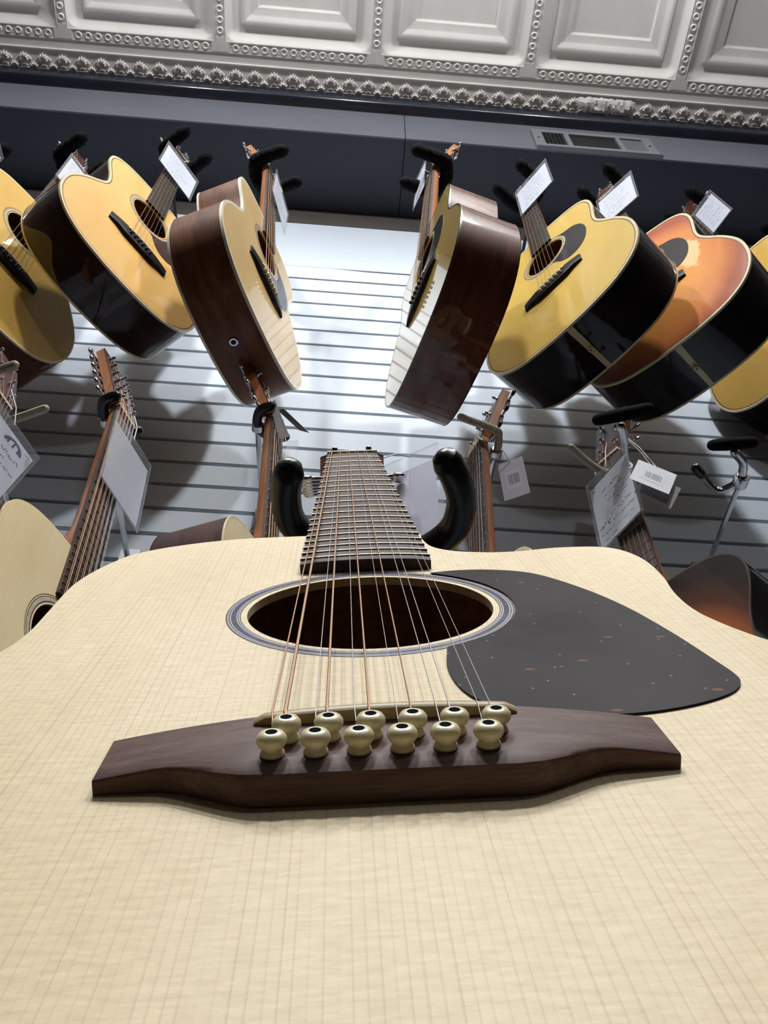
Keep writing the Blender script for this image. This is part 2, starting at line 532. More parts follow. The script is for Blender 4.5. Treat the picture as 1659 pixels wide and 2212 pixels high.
# bulkhead box above the slats, in two sheets that meet in a seam
BY, BZ0, BZ1 = 866.0, 2961.0, 3211.0
bulk = shift(struct(part('wall_bulkhead', box(X0, X1, BY + 6, WY + 20, BZ0 + 6, CZ + 40), 'dark_opening'), 'charcoal painted bulkhead box above the hanging guitars'))
for a, b in ((X0, 123.5), (126.0, X1)):
    part('face_sheet', box(a, b, BY, BY + 5, BZ0, BZ1 + 4), 'bulkhead_paint', bulk, smooth=False)
    part('under_sheet', box(a, b, BY + 5, WY, BZ0, BZ0 + 5), 'bulkhead_shaded', bulk, smooth=False)
# black moulding above the bulkhead
TY = 831.0
prof = [(BY + 10, BZ1), (TY + 8, BZ1), (TY + 1, BZ1 + 6), (TY - 2, BZ1 + 18), (TY - 1, BZ1 + 32), (TY + 3, BZ1 + 44), (TY + 3, BZ1 + 52), (TY - 3, BZ1 + 56), (TY - 3, CZ + 4), (BY + 10, CZ + 4)]
v = [(x, p[0], p[1]) for x in (X0, X1) for p in prof]
n = len(prof)
shift(struct(part('trim_2', (v, [(i, (i + 1) % n, n + (i + 1) % n, n + i) for i in range(n)]), 'trim_gloss', ang=60), 'glossy black moulding between bulkhead and tin ceiling'))

# tin ceiling: coffered panels on a 502 mm grid, beaded strips, a leaf border at the wall
GX, GP, GY = 18.4, 502.0, 703.0
ceil = shift(struct(part('ceiling', box(X0, X1, YB, WY, CZ + 34, CZ + 60), 'tin_paint', smooth=False), 'white painted pressed tin ceiling with square coffers'))
def rrect(h, r, z, m=5):
    out = []
    for (sx, sy, a0) in ((1, 1, 0), (-1, 1, 90), (-1, -1, 180), (1, -1, 270)):
        for k in range(m + 1):
            a = math.radians(a0 + 90 * k / m)
            out.append((sx * (h - r) + r * math.cos(a), sy * (h - r) + r * math.sin(a), z))
    return out
HP = 235.0
loops = []
for d, z, r in ((-17, 0, 2), (0, 0, 34), (3, 2.5, 33), (10, 10, 28), (19, 18, 20), (29, 22, 14), (48, 22.5, 7), (50, 21, 6), (54, 12.5, 5), (60, 11.5, 4), (66, 13, 3), (76, 20, 2.5), (81, 22, 2), (101, 22.5, 1.5), (103, 23, 1.5), (107, 29, 1.2), (110, 29.5, 1)):
    loops.append(rrect(HP - d, r, z))
V = [p for lp in loops for p in lp]
m_ = len(loops[0])
F = []
for i in range(len(loops) - 1):
    for k in range(m_):
        k2 = (k + 1) % m_
        F.append((i * m_ + k, i * m_ + k2, (i + 1) * m_ + k2, (i + 1) * m_ + k))
F.append(tuple(range((len(loops) - 1) * m_, len(loops) * m_)))
panel_me = mesh('tin_panel', V, F, 'tin_paint', ang=50)
def bead(cx, cy):
    V, F = [], []
    prof = [(11.5, 0), (10.5, -3.2), (8.5, -4.6), (6.2, -3.4), (5.2, -0.8), (3.0, -1.6), (0, -2.4)]
    g = lathe(prof, 12)
    return [(x + cx, y + cy, z) for x, y, z in g[0]], g[1]
nb = 14
gs = [bead(-HP + 33 + 31.2 * k, 0) for k in range(nb)]
V, F, _ = join(*gs)
bx_ = box(-HP - 17, HP + 17, -17, -15, -2.5, 1)
by_ = box(-HP - 17, HP + 17, 15, 17, -2.5, 1)
V, F, _ = join((V, F), bx_, by_, box(-HP - 17, -HP + 12, -14, 14, -3, 1), box(HP - 12, HP + 17, -14, 14, -3, 1))
strip_me = mesh('bead_strip', V, F, 'tin_paint', ang=50)
ncol = range(-7, 7)
nrow = range(0, 11)
for r_ in nrow:
    cy = GY - 17 - GP * r_ - HP + 16
    for c_ in ncol:
        cx = GX + GP * (c_ + 0.5)
        if cx + 260 < X0 or cx - 260 > X1:
            continue
        ob('tin_panel', panel_me, ceil, Matrix.Translation((cx * MMS, cy * MMS, CZ * MMS)))
        if r_ < 2:
            ob('bead_strip', strip_me, ceil, Matrix.Translation((cx * MMS, (cy + HP + 17) * MMS, CZ * MMS)))['kind'] = 'stuff'
            ob('bead_strip', strip_me, ceil, Matrix.Translation(((cx + 251) * MMS, cy * MMS, CZ * MMS)) @ Matrix.Rotation(math.pi / 2, 4, 'Z'))['kind'] = 'stuff'
part('border_sheet', box(X0, X1, 717, BY + 4, CZ, CZ + 4), 'tin_paint', ceil, smooth=False)
part('border_ridge', box(X0, X1, 765, 770, CZ - 5, CZ + 1, 1.2), 'tin_paint', ceil, smooth=False)
part('border_edge', box(X0, X1, 827, 834, CZ - 5, CZ + 1, 1.2), 'tin_paint', ceil, smooth=False)
def leaf(seed):
    """one pressed leaf-and-shell motif of the border, 62 mm wide"""
    rr = random.Random(seed)
    gs = []
    for k in range(7):
        a = math.radians(-72 + 24 * k)
        L = 26 * (1 - 0.25 * abs(k - 3) / 3)
        p0 = (0, 40, 0); p1 = (math.sin(a) * L * 0.6, 40 - math.cos(a) * L * 0.6, -7); p2 = (math.sin(a) * L, 40 - math.cos(a) * L, -1)
        gs.append(tube([p0, p1, p2], [2.5, 4.8, 1.0], 6))
    for k in range(5):
        a = math.radians(-60 + 30 * k)
        p0 = (31, 60, 0); p1 = (31 + math.sin(a) * 10, 60 - math.cos(a) * 10, -6); p2 = (31 + math.sin(a) * 18, 60 - math.cos(a) * 18, -1)
        gs.append(tube([p0, p1, p2], [2.0, 4.2, 1.0], 6))
    arc = [(-24 + 48 * k / 8, 22 + 16 * ((k - 4) / 4) ** 2, -3) for k in range(9)]
    gs.append(tube(arc, 2.0, 6))
    gs.append(tube([(-10, 56, -2), (0, 50, -5), (10, 56, -2)], 2.4, 6))
    return join(*gs)
lg = leaf(1)
leaf_me = mesh('border_leaf', lg[0], lg[1], 'tin_paint', ang=60)
for k in range(-36, 32):
    ob('border_leaf', leaf_me, ceil, Matrix.Translation(((375.7 + 62.4 * k) * MMS, 766 * MMS, CZ * MMS)))
# patched, crumbled stretch of the border
rr = random.Random(5)
V, F = [], []
nx, ny = 26, 7
for i in range(nx):
    for j in range(ny):
        edge = min(i, nx - 1 - i, 3) / 3 * min(j, ny - 1 - j, 1.5) / 1.5
        V.append((690 + 210 * i / (nx - 1), 772 + 62 * j / (ny - 1) + rr.uniform(-3, 3), CZ + 1 - edge * rr.uniform(6, 17)))
for i in range(nx - 1):
    for j in range(ny - 1):
        F.append((i * ny + j, (i + 1) * ny + j, (i + 1) * ny + j + 1, i * ny + j + 1))
part('plaster_patch', (V, F), 'tin_paint', ceil, ang=25)

# air vent on the bulkhead
vent = thing('air_vent', 'painted metal air vent with louvres on the bulkhead above right guitars', 'vent', Matrix.Translation(W(732, BY, 3050)))
def vb(x0, x1, z0, z1, y0, y1):
    return box(x0 - 732, x1 - 732, y0, y1, z0 - 3050, z1 - 3050)
fr = [vb(536, 928, 3118, 3146, -9, 0), vb(536, 928, 2966, 2998, -9, 0), vb(536, 568, 2998, 3118, -9, 0), vb(640, 656, 2998, 3118, -9, 0), vb(810, 824, 2998, 3118, -9, 0), vb(896, 928, 2998, 3118, -9, 0)]
part('frame', join(*fr), 'vent_metal', vent, smooth=False)
part('lip', vb(536, 934, 2960, 2966, -14, 0), 'vent_metal', vent, smooth=False)
part('duct_opening', vb(566, 898, 2996, 3120, -1.5, -0.5), 'dark_opening', vent, smooth=False)
for k in range(6):
    x = 570 + 12.2 * k
    part('louvre', ([(x - 732 - 3, -8, -52), (x - 732 + 3, -1, -52), (x - 732 + 3, -1, 68), (x - 732 - 3, -8, 68), (x - 732 - 2, -8.6, -52), (x - 732 + 4, -1.6, -52), (x - 732 + 4, -1.6, 68), (x - 732 - 2, -8.6, 68)], [(0, 1, 2, 3), (7, 6, 5, 4), (0, 4, 5, 1), (3, 2, 6, 7)]), 'vent_fin', vent, smooth=False)
for k in range(7):
    x = 826 + 10.2 * k
    part('louvre', vb(x, x + 9, 2998, 3112, -6.5, -4), 'vent_fin', vent, smooth=False)
for x, z in ((552, 3056), (912, 3056)):
    sc_ = lathe([(0, -1.5), (4, -1.2), (4.4, 0)], 10, 'y')
    part('screw', ([(a + x - 732, -b * -1 - 9, c + z - 3050) for a, b, c in sc_[0]], sc_[1]), 'dark_opening', vent)

# ------------------------------------------------------------------ guitars
DR = [(0, -221), (60, -218), (120, -204), (165, -172), (190, -127), (198, -76), (193, -26), (174, 24), (151, 64), (138, 94), (135, 124), (139, 159), (142, 189), (139, 219), (126, 247), (100, 267), (60, 279), (28, 285), (0, 287)]
OM = [(0, -206), (55, -203), (112, -190), (157, -160), (183, -115), (190, -68), (184, -20), (163, 28), (138, 66), (122, 94), (119, 120), (125, 150), (137, 185), (142, 212), (138, 238), (122, 260), (95, 275), (60, 283), (28, 286), (0, 287)]
NEAR = [(0, -221), (60, -218), (120, -204), (165, -172), (190, -127), (197, -80), (193, -40), (181, 2), (160, 42), (140, 76), (131, 98), (127, 118), (128, 142), (132.5, 170), (134, 200), (129.5, 221), (119, 230.5), (98.4, 231.5), (80.7, 227.2), (64, 226.5), (46, 232.5), (36, 244), (32.5, 262), (31, 279), (16, 282), (0, 282), (-31.5, 281.5), (-67.6, 279.5), (-96.3, 269.5), (-118, 253.5), (-126.5, 236), (-132.5, 213), (-135, 192), (-134.6, 170), (-133.5, 148), (-132.6, 120), (-135.5, 98), (-142, 76), (-160, 42), (-181, 2), (-193, -40), (-197, -80), (-190, -127), (-165, -172), (-120, -204), (-60, -218)]
def full(H, n=4):
    if H is NEAR:
        return [(p.x, p.y) for p in spline([(a, b, 0) for a, b in H], n, True)]
    pts = [(a, b, 0) for a, b in H] + [(-a, b, 0) for a, b in H[::-1][1:-1]]
    return [(p.x, p.y) for p in spline(pts, n, True)]
def inset(O, d):
    n = len(O); out = []
    for i in range(n):
        a, b = Vector(O[i - 1]), Vector(O[(i + 1) % n])
        t_ = (b - a).normalized()
        out.append((O[i][0] - t_.y * d, O[i][1] + t_.x * d))
    return out
def zf(y):                       # crest line of the frets
    return 9.0 - y * 3.2 / 290
FRET = {}
PIN_ME = {}
def pin_mesh(body):
    if body not in PIN_ME:
        prof = [(2.9, 0), (3.15, 0.6), (2.95, 1.2), (2.25, 1.8), (2.35, 2.2), (3.3, 2.75), (3.8, 3.8), (3.7, 4.9), (3.05, 5.8), (1.75, 6.25), (1.5, 6.2), (0, 6.0)]
        g = lathe(prof, 20, 'z', [0] * 9 + [0, 1])
        PIN_ME[body] = mesh('bridge_pin', g[0], g[1], [body, 'pin_dot'], g[2], ang=50)
    return PIN_ME[body]
TUN = {}
def tuner_mesh(mat, button):
    key = (mat, button)
    if key not in TUN:
        post = lathe([(0, 10.5), (2.2, 10.3), (2.9, 9.5), (2.9, 6), (2.2, 4.5), (2.9, 3), (3, 1.6), (5.4, 1.4), (5.8, 0)], 12)
        post = ([(x - 15, y, z) for x, y, z in post[0]], post[1])
        shaft = tube([(-6, 0, -20), (9, 0, -20)], 2.2, 8)
        house = tube([(-20, 0, -19), (-8, 0, -19)], [7, 6], 10, 'round')
        bt = lathe([(0, 0), (3.0, 0.3), (6.2, 2.2), (7.4, 5.5), (6.6, 9.5), (4.2, 12.2), (0, 13)], 14, 'x')
        bt = ([(x + 7.5, y * 1.18, z * 0.52 - 20) for x, y, z in bt[0]], bt[1], [1] * len(bt[1]))
        g = join(post, shaft, house, bt)
        TUN[key] = mesh('tuner', g[0], g[1], [mat, button], g[2], ang=50)
    return TUN[key]

def guitar(label, group, mat4, H=DR, depth=(118, 98), top='spruce_natural', side='rosewood_gloss', bind='binding_cream', bindw=5.0, backbind=True,
           hole=(148, 50), bridge=None, brmat='bridge_ebony', pins='ivoroid', guard=None, guardmat='black_plastic', wedge=None, endpin=None,
           nstr=6, fbmat='fretboard_rosewood', necks='mahogany_neck', face='headstock_face', tuner='chrome', button=None, nutw=44.0, endw=57.0, fe=200.0,
           near=False, inlay=False, rosette='plain', strings=True, purf=False):
    root = thing('acoustic_guitar', label, 'guitar', mat4, group)
    O = full(H, 5 if near else 3)
    N = len(O)
    hy, hr = hole
    ymin = min(p[1] for p in O); ymax = max(p[1] for p in O)
    def zb(y):
        return -(depth[0] + (depth[1] - depth[0]) * (y - ymin) / (ymax - ymin))
    # soundboard with a real hole
    ts = (0, 0.12, 0.5, 1.0)
    V, F = [], []
    for p in O:
        a = math.atan2(p[1] - hy, p[0])
        q = (hr * math.cos(a), hy + hr * math.sin(a))
        V.append((q[0], q[1], -3.6))
        for t_ in ts:
            V.append((q[0] + (p[0] - q[0]) * t_, q[1] + (p[1] - q[1]) * t_, 0))
        V.append((p[0], p[1], -3.0))
        V.append((q[0] + (p[0] - q[0]) * 0.96, q[1] + (p[1] - q[1]) * 0.96, -3.6))
    K = len(ts) + 3
    for i in range(N):
        j = (i + 1) % N
        for k in range(K):
            F.append((i * K + k, i * K + (k + 1) % K, j * K + (k + 1) % K, j * K + k))
    part('soundboard', (V, F), top, root)
    # sides and back
    V, F = [], []
    for p in inset(O, 0.3):
        V += [(p[0], p[1], -0.4), (p[0], p[1], zb(p[1]) + 1)]
    F = [(2 * i, 2 * i + 1, 2 * ((i + 1) % N) + 1, 2 * ((i + 1) % N)) for i in range(N)]
    part('side', (V, F), side, root)
    V, F = [], []
    cy = 40
    for p in O:
        for t_, dz in ((1.0, 0), (0.6, -4), (0.25, -6)):
            y = cy + (p[1] - cy) * t_
            V.append((p[0] * t_, y, zb(y) + dz))
    V.append((0, cy, zb(cy) - 6.5))
    for i in range(N):
        j = (i + 1) % N
        F += [(3 * i, 3 * i + 1, 3 * j + 1, 3 * j), (3 * i + 1, 3 * i + 2, 3 * j + 2, 3 * j + 1), (3 * i + 2, 3 * N, 3 * j + 2)]
    part('back', (V, F), side, root)
    # inner faces of the box
    V, F = [], []
    for p in inset(O, 3.2):
        V += [(p[0], p[1], -4), (p[0], p[1], zb(p[1]) + 4)]
    F = [(2 * i, 2 * i + 1, 2 * ((i + 1) % N) + 1, 2 * ((i + 1) % N)) for i in range(N)]
    F.append(tuple(2 * i + 1 for i in range(N)))
    lin = part('lining', (V, F), 'inner_wood', root, smooth=False)
    yb_ = max(p[1] for p in O if abs(p[0]) < 25)
    bl = box(-33, 33, yb_ - 34, yb_ - 4, zb(yb_) + 6, -4.5)
    part('neck_block', bl, 'inner_wood', lin, smooth=False)
    if bind:
        I, U = inset(O, bindw), inset(O, -0.25)
        V = []
        for p, q in zip(I, U):
            V += [(p[0], p[1], 0.18), (q[0], q[1], 0.18), (q[0], q[1], -bindw * 0.9), (p[0], p[1], -0.2)]
        F = []
        for i in range(N):
            j = (i + 1) % N
            F += [(4 * i, 4 * i + 1, 4 * j + 1, 4 * j), (4 * i + 1, 4 * i + 2, 4 * j + 2, 4 * j + 1), (4 * i + 3, 4 * i, 4 * j, 4 * j + 3)]
        b_ = part('binding', (V, F), bind, root)
        if purf:
            I2, I3 = inset(O, bindw + 0.2), inset(O, bindw + 2.2)
            V = []
            for p, q in zip(I2, I3):
                V += [(p[0], p[1], 0.15), (q[0], q[1], 0.15)]
            part('purfling', (V, [(2 * i, 2 * i + 1, 2 * ((i + 1) % N) + 1, 2 * ((i + 1) % N)) for i in range(N)]), 'purfling', b_)
        if backbind:
            V = []
            for q in U:
                z = zb(q[1])
                V += [(q[0], q[1], z - 0.2), (q[0], q[1], z + 4.5), (q[0] * 0.985, q[1] * 0.985, z - 0.6)]
            F = []
            for i in range(N):
                j = (i + 1) % N
                F += [(3 * i, 3 * i + 1, 3 * j + 1, 3 * j), (3 * i, 3 * i + 2, 3 * j + 2, 3 * j)]
            part('back_binding', (V, F), bind, root)
    if wedge:
        zt, zz = -5.0, zb(ymin) + 4.6
        V = [(-7, ymin - 0.6, zt), (7, ymin - 0.6, zt), (5, ymin - 0.6, zz), (-5, ymin - 0.6, zz), (-7, ymin + 2, zt), (7, ymin + 2, zt), (5, ymin + 2, zz), (-5, ymin + 2, zz)]
        part('end_wedge', (V, [(0, 1, 2, 3), (0, 4, 5, 1), (1, 5, 6, 2), (2, 6, 7, 3), (3, 7, 4, 0)]), wedge, root, smooth=False)
    if endpin:
        pr = [(9, 0), (9, 1.5), (7.5, 2.6), (5.2, 2.6), (4.8, 1.5), (0, 1.0)] if endpin == 'chrome' else [(6, 0), (6, 1.0), (4.4, 1.2), (4.4, 4.5), (5.8, 6.5), (4.5, 8.5), (1.9, 8.7), (0, 8.0)]
        g = lathe(pr, 16, 'z', [0] * (len(pr) - 2) + [1])
        V = [(x, ymin - 0.5 - z, zb(ymin) * 0.52 + y) for x, y, z in g[0]]
        part('end_pin', (V, g[1], g[2]), [endpin, 'dark_opening'], root)
    # rosette
    def ring(r0, r1, z, m=64):
        V = [(r * math.cos(2 * math.pi * k / m), hy + r * math.sin(2 * math.pi * k / m), z) for k in range(m) for r in (r0, r1)]
        return V, [(2 * k, 2 * k + 1, 2 * ((k + 1) % m) + 1, 2 * ((k + 1) % m)) for k in range(m)]
    if rosette == 'near':
        rr_ = [(52.3, 52.75, 'ring_black'), (52.75, 53.15, 'ring_white'), (53.15, 53.6, 'ring_black'), (53.6, 54.0, 'ring_white'), (54.0, 56.2, 'abalone'), (56.2, 56.6, 'ring_white'), (56.6, 57.2, 'ring_black'), (57.2, 57.6, 'ring_white'), (57.6, 58.3, 'ring_black')]
        names = ['ring_black', 'ring_white']
        rs = part('rosette', join(*[setmat(ring(a, b, 0.12, 128), names.index(m)) for a, b, m in rr_ if m in names]), names, root, smooth=False)
        part('abalone_band', ring(54.0, 56.2, 0.12, 128), 'abalone', rs, smooth=False)
    else:
        c2 = 'pearl_grey' if rosette == 'plain' else rosette
        rs = part('rosette', join(setmat(ring(hr + 2.5, hr + 4, 0.12), 1), setmat(ring(hr + 4, hr + 9, 0.12), 0), setmat(ring(hr + 9, hr + 10, 0.12), 1), setmat(ring(hr + 11.5, hr + 12.5, 0.12), 1)), [c2, 'purfling'], root, smooth=False)
    # pickguard
    if guard:
        part('pickguard', plate(guard, 0.05, 0.75), guardmat, root, smooth=False)
    # bridge
    bd = dict(half=76, y=0, yt=13, ye=-13, yb=-21, h0=4, h1=9.5)
    if bridge:
        bd.update(bridge)
    xs = [bd['half'] * (-1 + 2 * i / 48) for i in range(49)]
    V, F = [], []
    for x in xs:
        ax = abs(x)
        w_ = 1 - smooth01(bd['half'] * 0.42, bd['half'] * 0.80, ax)
        tt = min(1.0, (1 - ax / bd['half']) / 0.54)
        h = bd['h0'] + (bd['h1'] - bd['h0']) * (0.65 * tt + 0.35 * tt * (2 - tt))
        yl = bd['y'] + bd['ye'] + (bd['yb'] - bd['ye']) * w_
        yt = bd['y'] + bd['yt']
        bv = 0.6 + 3.2 * w_
        sec = [(yl, 0.05), (yl, h - min(h * 0.8, 0.8 + 2.2 * w_)), (yl + bv * 0.3, h - (0.3 + 0.7 * w_)), (yl + bv, h), (yl + (yt - yl) * 0.5, h), (yt - 0.8, h), (yt, h - 0.8), (yt, 0.05)]
        V += [(x, a, b) for a, b in sec]
    S = 8
    for i in range(48):
        for k in range(S - 1):
            F.append((i * S + k, i * S + k + 1, (i + 1) * S + k + 1, (i + 1) * S + k))
    F += [tuple(range(S)), tuple(range(48 * S + S - 1, 48 * S - 1, -1))]
    br = part('bridge', (V, F), brmat, root, ang=38)
    ysad = bd['y'] + (5.0 if near else 8.0)
    sw = 35.0 if near else 37.0
    V, F = [], []
    for i in range(25):
        x = -sw + 2 * sw * i / 24
        e = min(1.0, (sw - abs(x)) / 1.4)
        zt_ = bd['h1'] - 0.5 + (4.2 - 0.0013 * x * x) * (0.55 + 0.45 * math.sqrt(max(0, 1 - (1 - e) ** 2)))
        yy = ysad + x * 0.012
        V += [(x, yy - 1.7, bd['h1'] - 3), (x, yy - 1.7, zt_ - 0.5), (x, yy - 0.9, zt_), (x, yy + 0.9, zt_), (x, yy + 1.7, zt_ - 0.5), (x, yy + 1.7, bd['h1'] - 3)]
    for i in range(24):
        for k in range(5):
            F.append((i * 6 + k, i * 6 + k + 1, (i + 1) * 6 + k + 1, (i + 1) * 6 + k))
    F += [tuple(range(6)), tuple(range(24 * 6 + 5, 24 * 6 - 1, -1))]
    part('saddle', (V, F), 'saddle_bone_shaded' if near else 'nut_bone', br, ang=45)
    pm = pin_mesh(pins)
    pinpos = []
    if near:
        for i in range(6):
            pinpos.append((-28.8 + 10.62 * i, -15.4))
            pinpos.append((-25.7 + 10.68 * i, -6.6))
    else:
        for i in range(6):
            if nstr == 12:
                pinpos += [(-28 + 10.8 * i, bd['y'] - 12), (-25 + 10.8 * i, bd['y'] - 3)]
            else:
                pinpos.append((-27 + 10.8 * i, bd['y'] - 5))
    for x, y in pinpos:
        ob('bridge_pin', pm, br, Matrix.Translation((x * MMS, y * MMS, (bd['h1'] - 0.05) * MMS)))
    # neck with heel
    yj = max(p[1] for p in O if abs(p[0]) < 25)
    def fw(y):
        return endw + (nutw - endw) * (y - fe) / (645 - fe)
    V, F = [], []
    hb = -zb(yj) - 14
    st = [(yj - 0.5, hb), (yj + 6, hb * 0.96), (yj + 14, hb * 0.78), (yj + 24, hb * 0.5), (yj + 36, 30), (yj + 50, 22), (yj + 70, 20), (400, 19), (520, 18), (640, 17), (652, 17)]
    for y, dep in st:
        w_ = fw(y) - 0.4
        for k in range(11):
            a = math.pi * k / 10
            s_ = math.sin(a)
            V.append((w_ / 2 * math.copysign(abs(math.cos(a)) ** 0.75, math.cos(a)), y, zf(y) - 6.9 - dep * s_))
    for i in range(len(st) - 1):
        for k in range(10):
            F.append((i * 11 + k, i * 11 + k + 1, (i + 1) * 11 + k + 1, (i + 1) * 11 + k))
        F.append((i * 11 + 10, i * 11, (i + 1) * 11, (i + 1) * 11 + 10))
    F.append(tuple(range(11)))
    part('neck', (V, F), necks, root, ang=50)
    # fretboard
    V, F = [], []
    ys = [fe, fe + 1.2, 300, 400, 500, 645]
    for y in ys:
        w_ = fw(y)
        c_ = 1.2 if y == fe else 0
        sec = [(-w_ / 2, zf(y) - 7.0)]
        for k in range(9):
            x = -w_ / 2 + w_ * k / 8
            sec.append((x, zf(y) - 0.35 - x * x / 800 - (0.5 if k in (0, 8) else 0) - c_ * 0.4))
        sec.append((w_ / 2, zf(y) - 7.0))
        V += [(x, y, z) for x, z in sec]
    S = 11
    for i in range(len(ys) - 1):
        for k in range(S):
            F.append((i * S + k, i * S + (k + 1) % S, (i + 1) * S + (k + 1) % S, (i + 1) * S + k))
    F += [tuple(range(S)), tuple(range((len(ys) - 1) * S + S - 1, (len(ys) - 1) * S - 1, -1))]
    fb = part('fretboard', (V, F), fbmat, root, ang=35)
    for nf in range(1, 21):
        y = 645 * 2 ** (-nf / 12)
        if y < fe + 3:
            continue
        key = (nf, round(nutw), round(endw))
        if key not in FRET:
            w_ = fw(y) + 0.3
            V = []
            for k in range(9):
                x = -w_ / 2 + w_ * k / 8
                zc = -x * x / 800
                V += [(x, -0.95, zc - 1.2), (x, -0.6, zc - 0.3), (x, 0, zc), (x, 0.6, zc - 0.3), (x, 0.95, zc - 1.2)]
            F = [(i * 5 + k, i * 5 + k + 1, (i + 1) * 5 + k + 1, (i + 1) * 5 + k) for i in range(8) for k in range(4)] + [(4, 3, 2, 1, 0), (40, 41, 42, 43, 44)]
            FRET[key] = mesh('fret', V, F, 'fret_metal', ang=60)
        ob('fret', FRET[key], fb, Matrix.Translation((0, y * MMS, (zf(y) + 0.5) * MMS)))
    if inlay:
        for nf in (3, 5, 7, 9, 12, 15):
            y = 645 * (2 ** (-nf / 12) + 2 ** (-(nf - 1) / 12)) / 2
            g = lathe([(0, 0.12), (3.2, 0.1), (3.2, -0.3)], 12)
            ob('inlay_dot', mesh('inlay_dot', [(a, b + y, c + zf(y) - 0.55) for a, b, c in g[0]], g[1], 'pearl_inlay'), fb)
    part('nut', box(-nutw / 2, nutw / 2, 645, 650, zf(645) - 6, zf(645) + 1.3), 'nut_bone', root, smooth=False)
    # headstock, tilted back
    al = math.radians(15)
    ca, sa = math.cos(al), math.sin(al)
    L = 225 if nstr == 12 else 190
    z0 = zf(645) - 0.8
    def hp(x, vv, nn):
        return (x, 650 + vv * ca + nn * sa, z0 - vv * sa + nn * ca)
    hw = [(-nutw / 2, 0), (-nutw / 2 - 1, 10), (-31, 26), (-34, L * 0.55), (-37, L - 6), (-34, L), (34, L), (37, L - 6), (34, L * 0.55), (31, 26), (nutw / 2 + 1, 10), (nutw / 2, 0)]
    n_ = len(hw)
    V = [hp(x, v_, 0) for x, v_ in hw] + [hp(x, v_, -2) for x, v_ in hw] + [hp(x, v_, -16) for x, v_ in hw]
    F = [tuple(range(n_)), tuple(range(3 * n_ - 1, 2 * n_ - 1, -1))]
    FM = [1, 0]
    for lv in (0, 1):
        for i in range(n_):
            j = (i + 1) % n_
            F.append((lv * n_ + i, lv * n_ + j, (lv + 1) * n_ + j, (lv + 1) * n_ + i)); FM.append(1 - lv)
    hs = part('headstock', (V, F, FM), [necks, face], root, smooth=False)
    tm = tuner_mesh(tuner, button or tuner)
    per = nstr // 2
    posts = []
    for sd in (-1, 1):
        for k in range(per):
            vv = 34 + (L - 60) * k / (per - 1)
            xe = sd * (31 + 5 * vv / L)
            a_ = Vector((sd, 0, 0)); nn_ = Vector((0, sa, ca)); b_ = nn_.cross(a_)
            m4 = Matrix((a_, b_, nn_)).transposed().to_4x4()
            m4.translation = Vector(hp(xe, vv, 0)) * MMS
            ob('tuner', tm, hs, m4)
            posts.append((sd, vv, hp(xe - sd * 15, vv, 6)))
    # strings
    if strings:
        if near:
            xsad = [-30.1, -26.6, -18.6, -15.6, -8.4, -4.5, 2.6, 6.5, 13.2, 16.7, 24.5, 27.8]
            xnut = []
            for i in range(6):
                xnut += [-23.45 + 2.3 + 8.02 * i, -23.45 + 4.4 + 8.02 * i]
            rad = [.30, .60, .17, .46, .15, .37, .13, .30, .17, .17, .13, .13]
            mts = ['string_bronze', 'string_bronze', 'string_steel', 'string_bronze', 'string_steel', 'string_bronze', 'string_steel', 'string_bronze', 'string_steel', 'string_steel', 'string_steel', 'string_steel']
        elif nstr == 12:
            xsad = [p[0] for p in pinpos]
            xnut = []
            for i in range(6):
                xnut += [-nutw / 2 + 2.3 + 8 * i, -nutw / 2 + 4.4 + 8 * i]
            rad = [.4, .65, .3, .55, .25, .45, .2, .35, .25, .25, .2, .2]
            mts = ['string_bronze', 'string_bronze'] * 3 + ['string_steel', 'string_bronze'] + ['string_steel'] * 4
        else:
            xsad = [p[0] for p in pinpos]
            xnut = [-nutw / 2 + 3.5 + (nutw - 7) / 5 * i for i in range(6)]
            rad = [.65, .55, .45, .38, .3, .25]
            mts = ['string_bronze'] * 4 + ['string_steel'] * 2
        order = []
        lp = [p for p in posts if p[0] < 0]; rp = [p for p in posts if p[0] > 0][::-1]
        order = lp + rp
        szt = bd['h1'] + 3.9
        for i in range(nstr):
            pp = pinpos[i]
            x = xsad[i]
            path = [(pp[0], pp[1] + 2.6, bd['h1'] + 0.6), (x, ysad - 0.6, szt - 0.0013 * x * x), (x, ysad + 0.8, szt - 0.0013 * x * x), (xnut[i], 647, zf(645) + 1.7 - xnut[i] ** 2 / 800), (xnut[i], 650, zf(645) + 1.5 - xnut[i] ** 2 / 800), order[i][2]]
            part('string', tube(path, rad[i], 5), mts[i], root)
    return root

BASE = Matrix(((1, 0, 0), (0, 0, -1), (0, 1, 0)))
def pose(yaw, lean, roll, pos):
    w_ = Vector((lean, roll, 0))
    R = Matrix.Rotation(yaw, 3, 'Z') @ (Matrix.Rotation(w_.length, 3, w_.normalized()) if w_.length > 1e-6 else Matrix.Identity(3)) @ BASE
    m = R.to_4x4()
    m.translation = W(*pos)
    return m

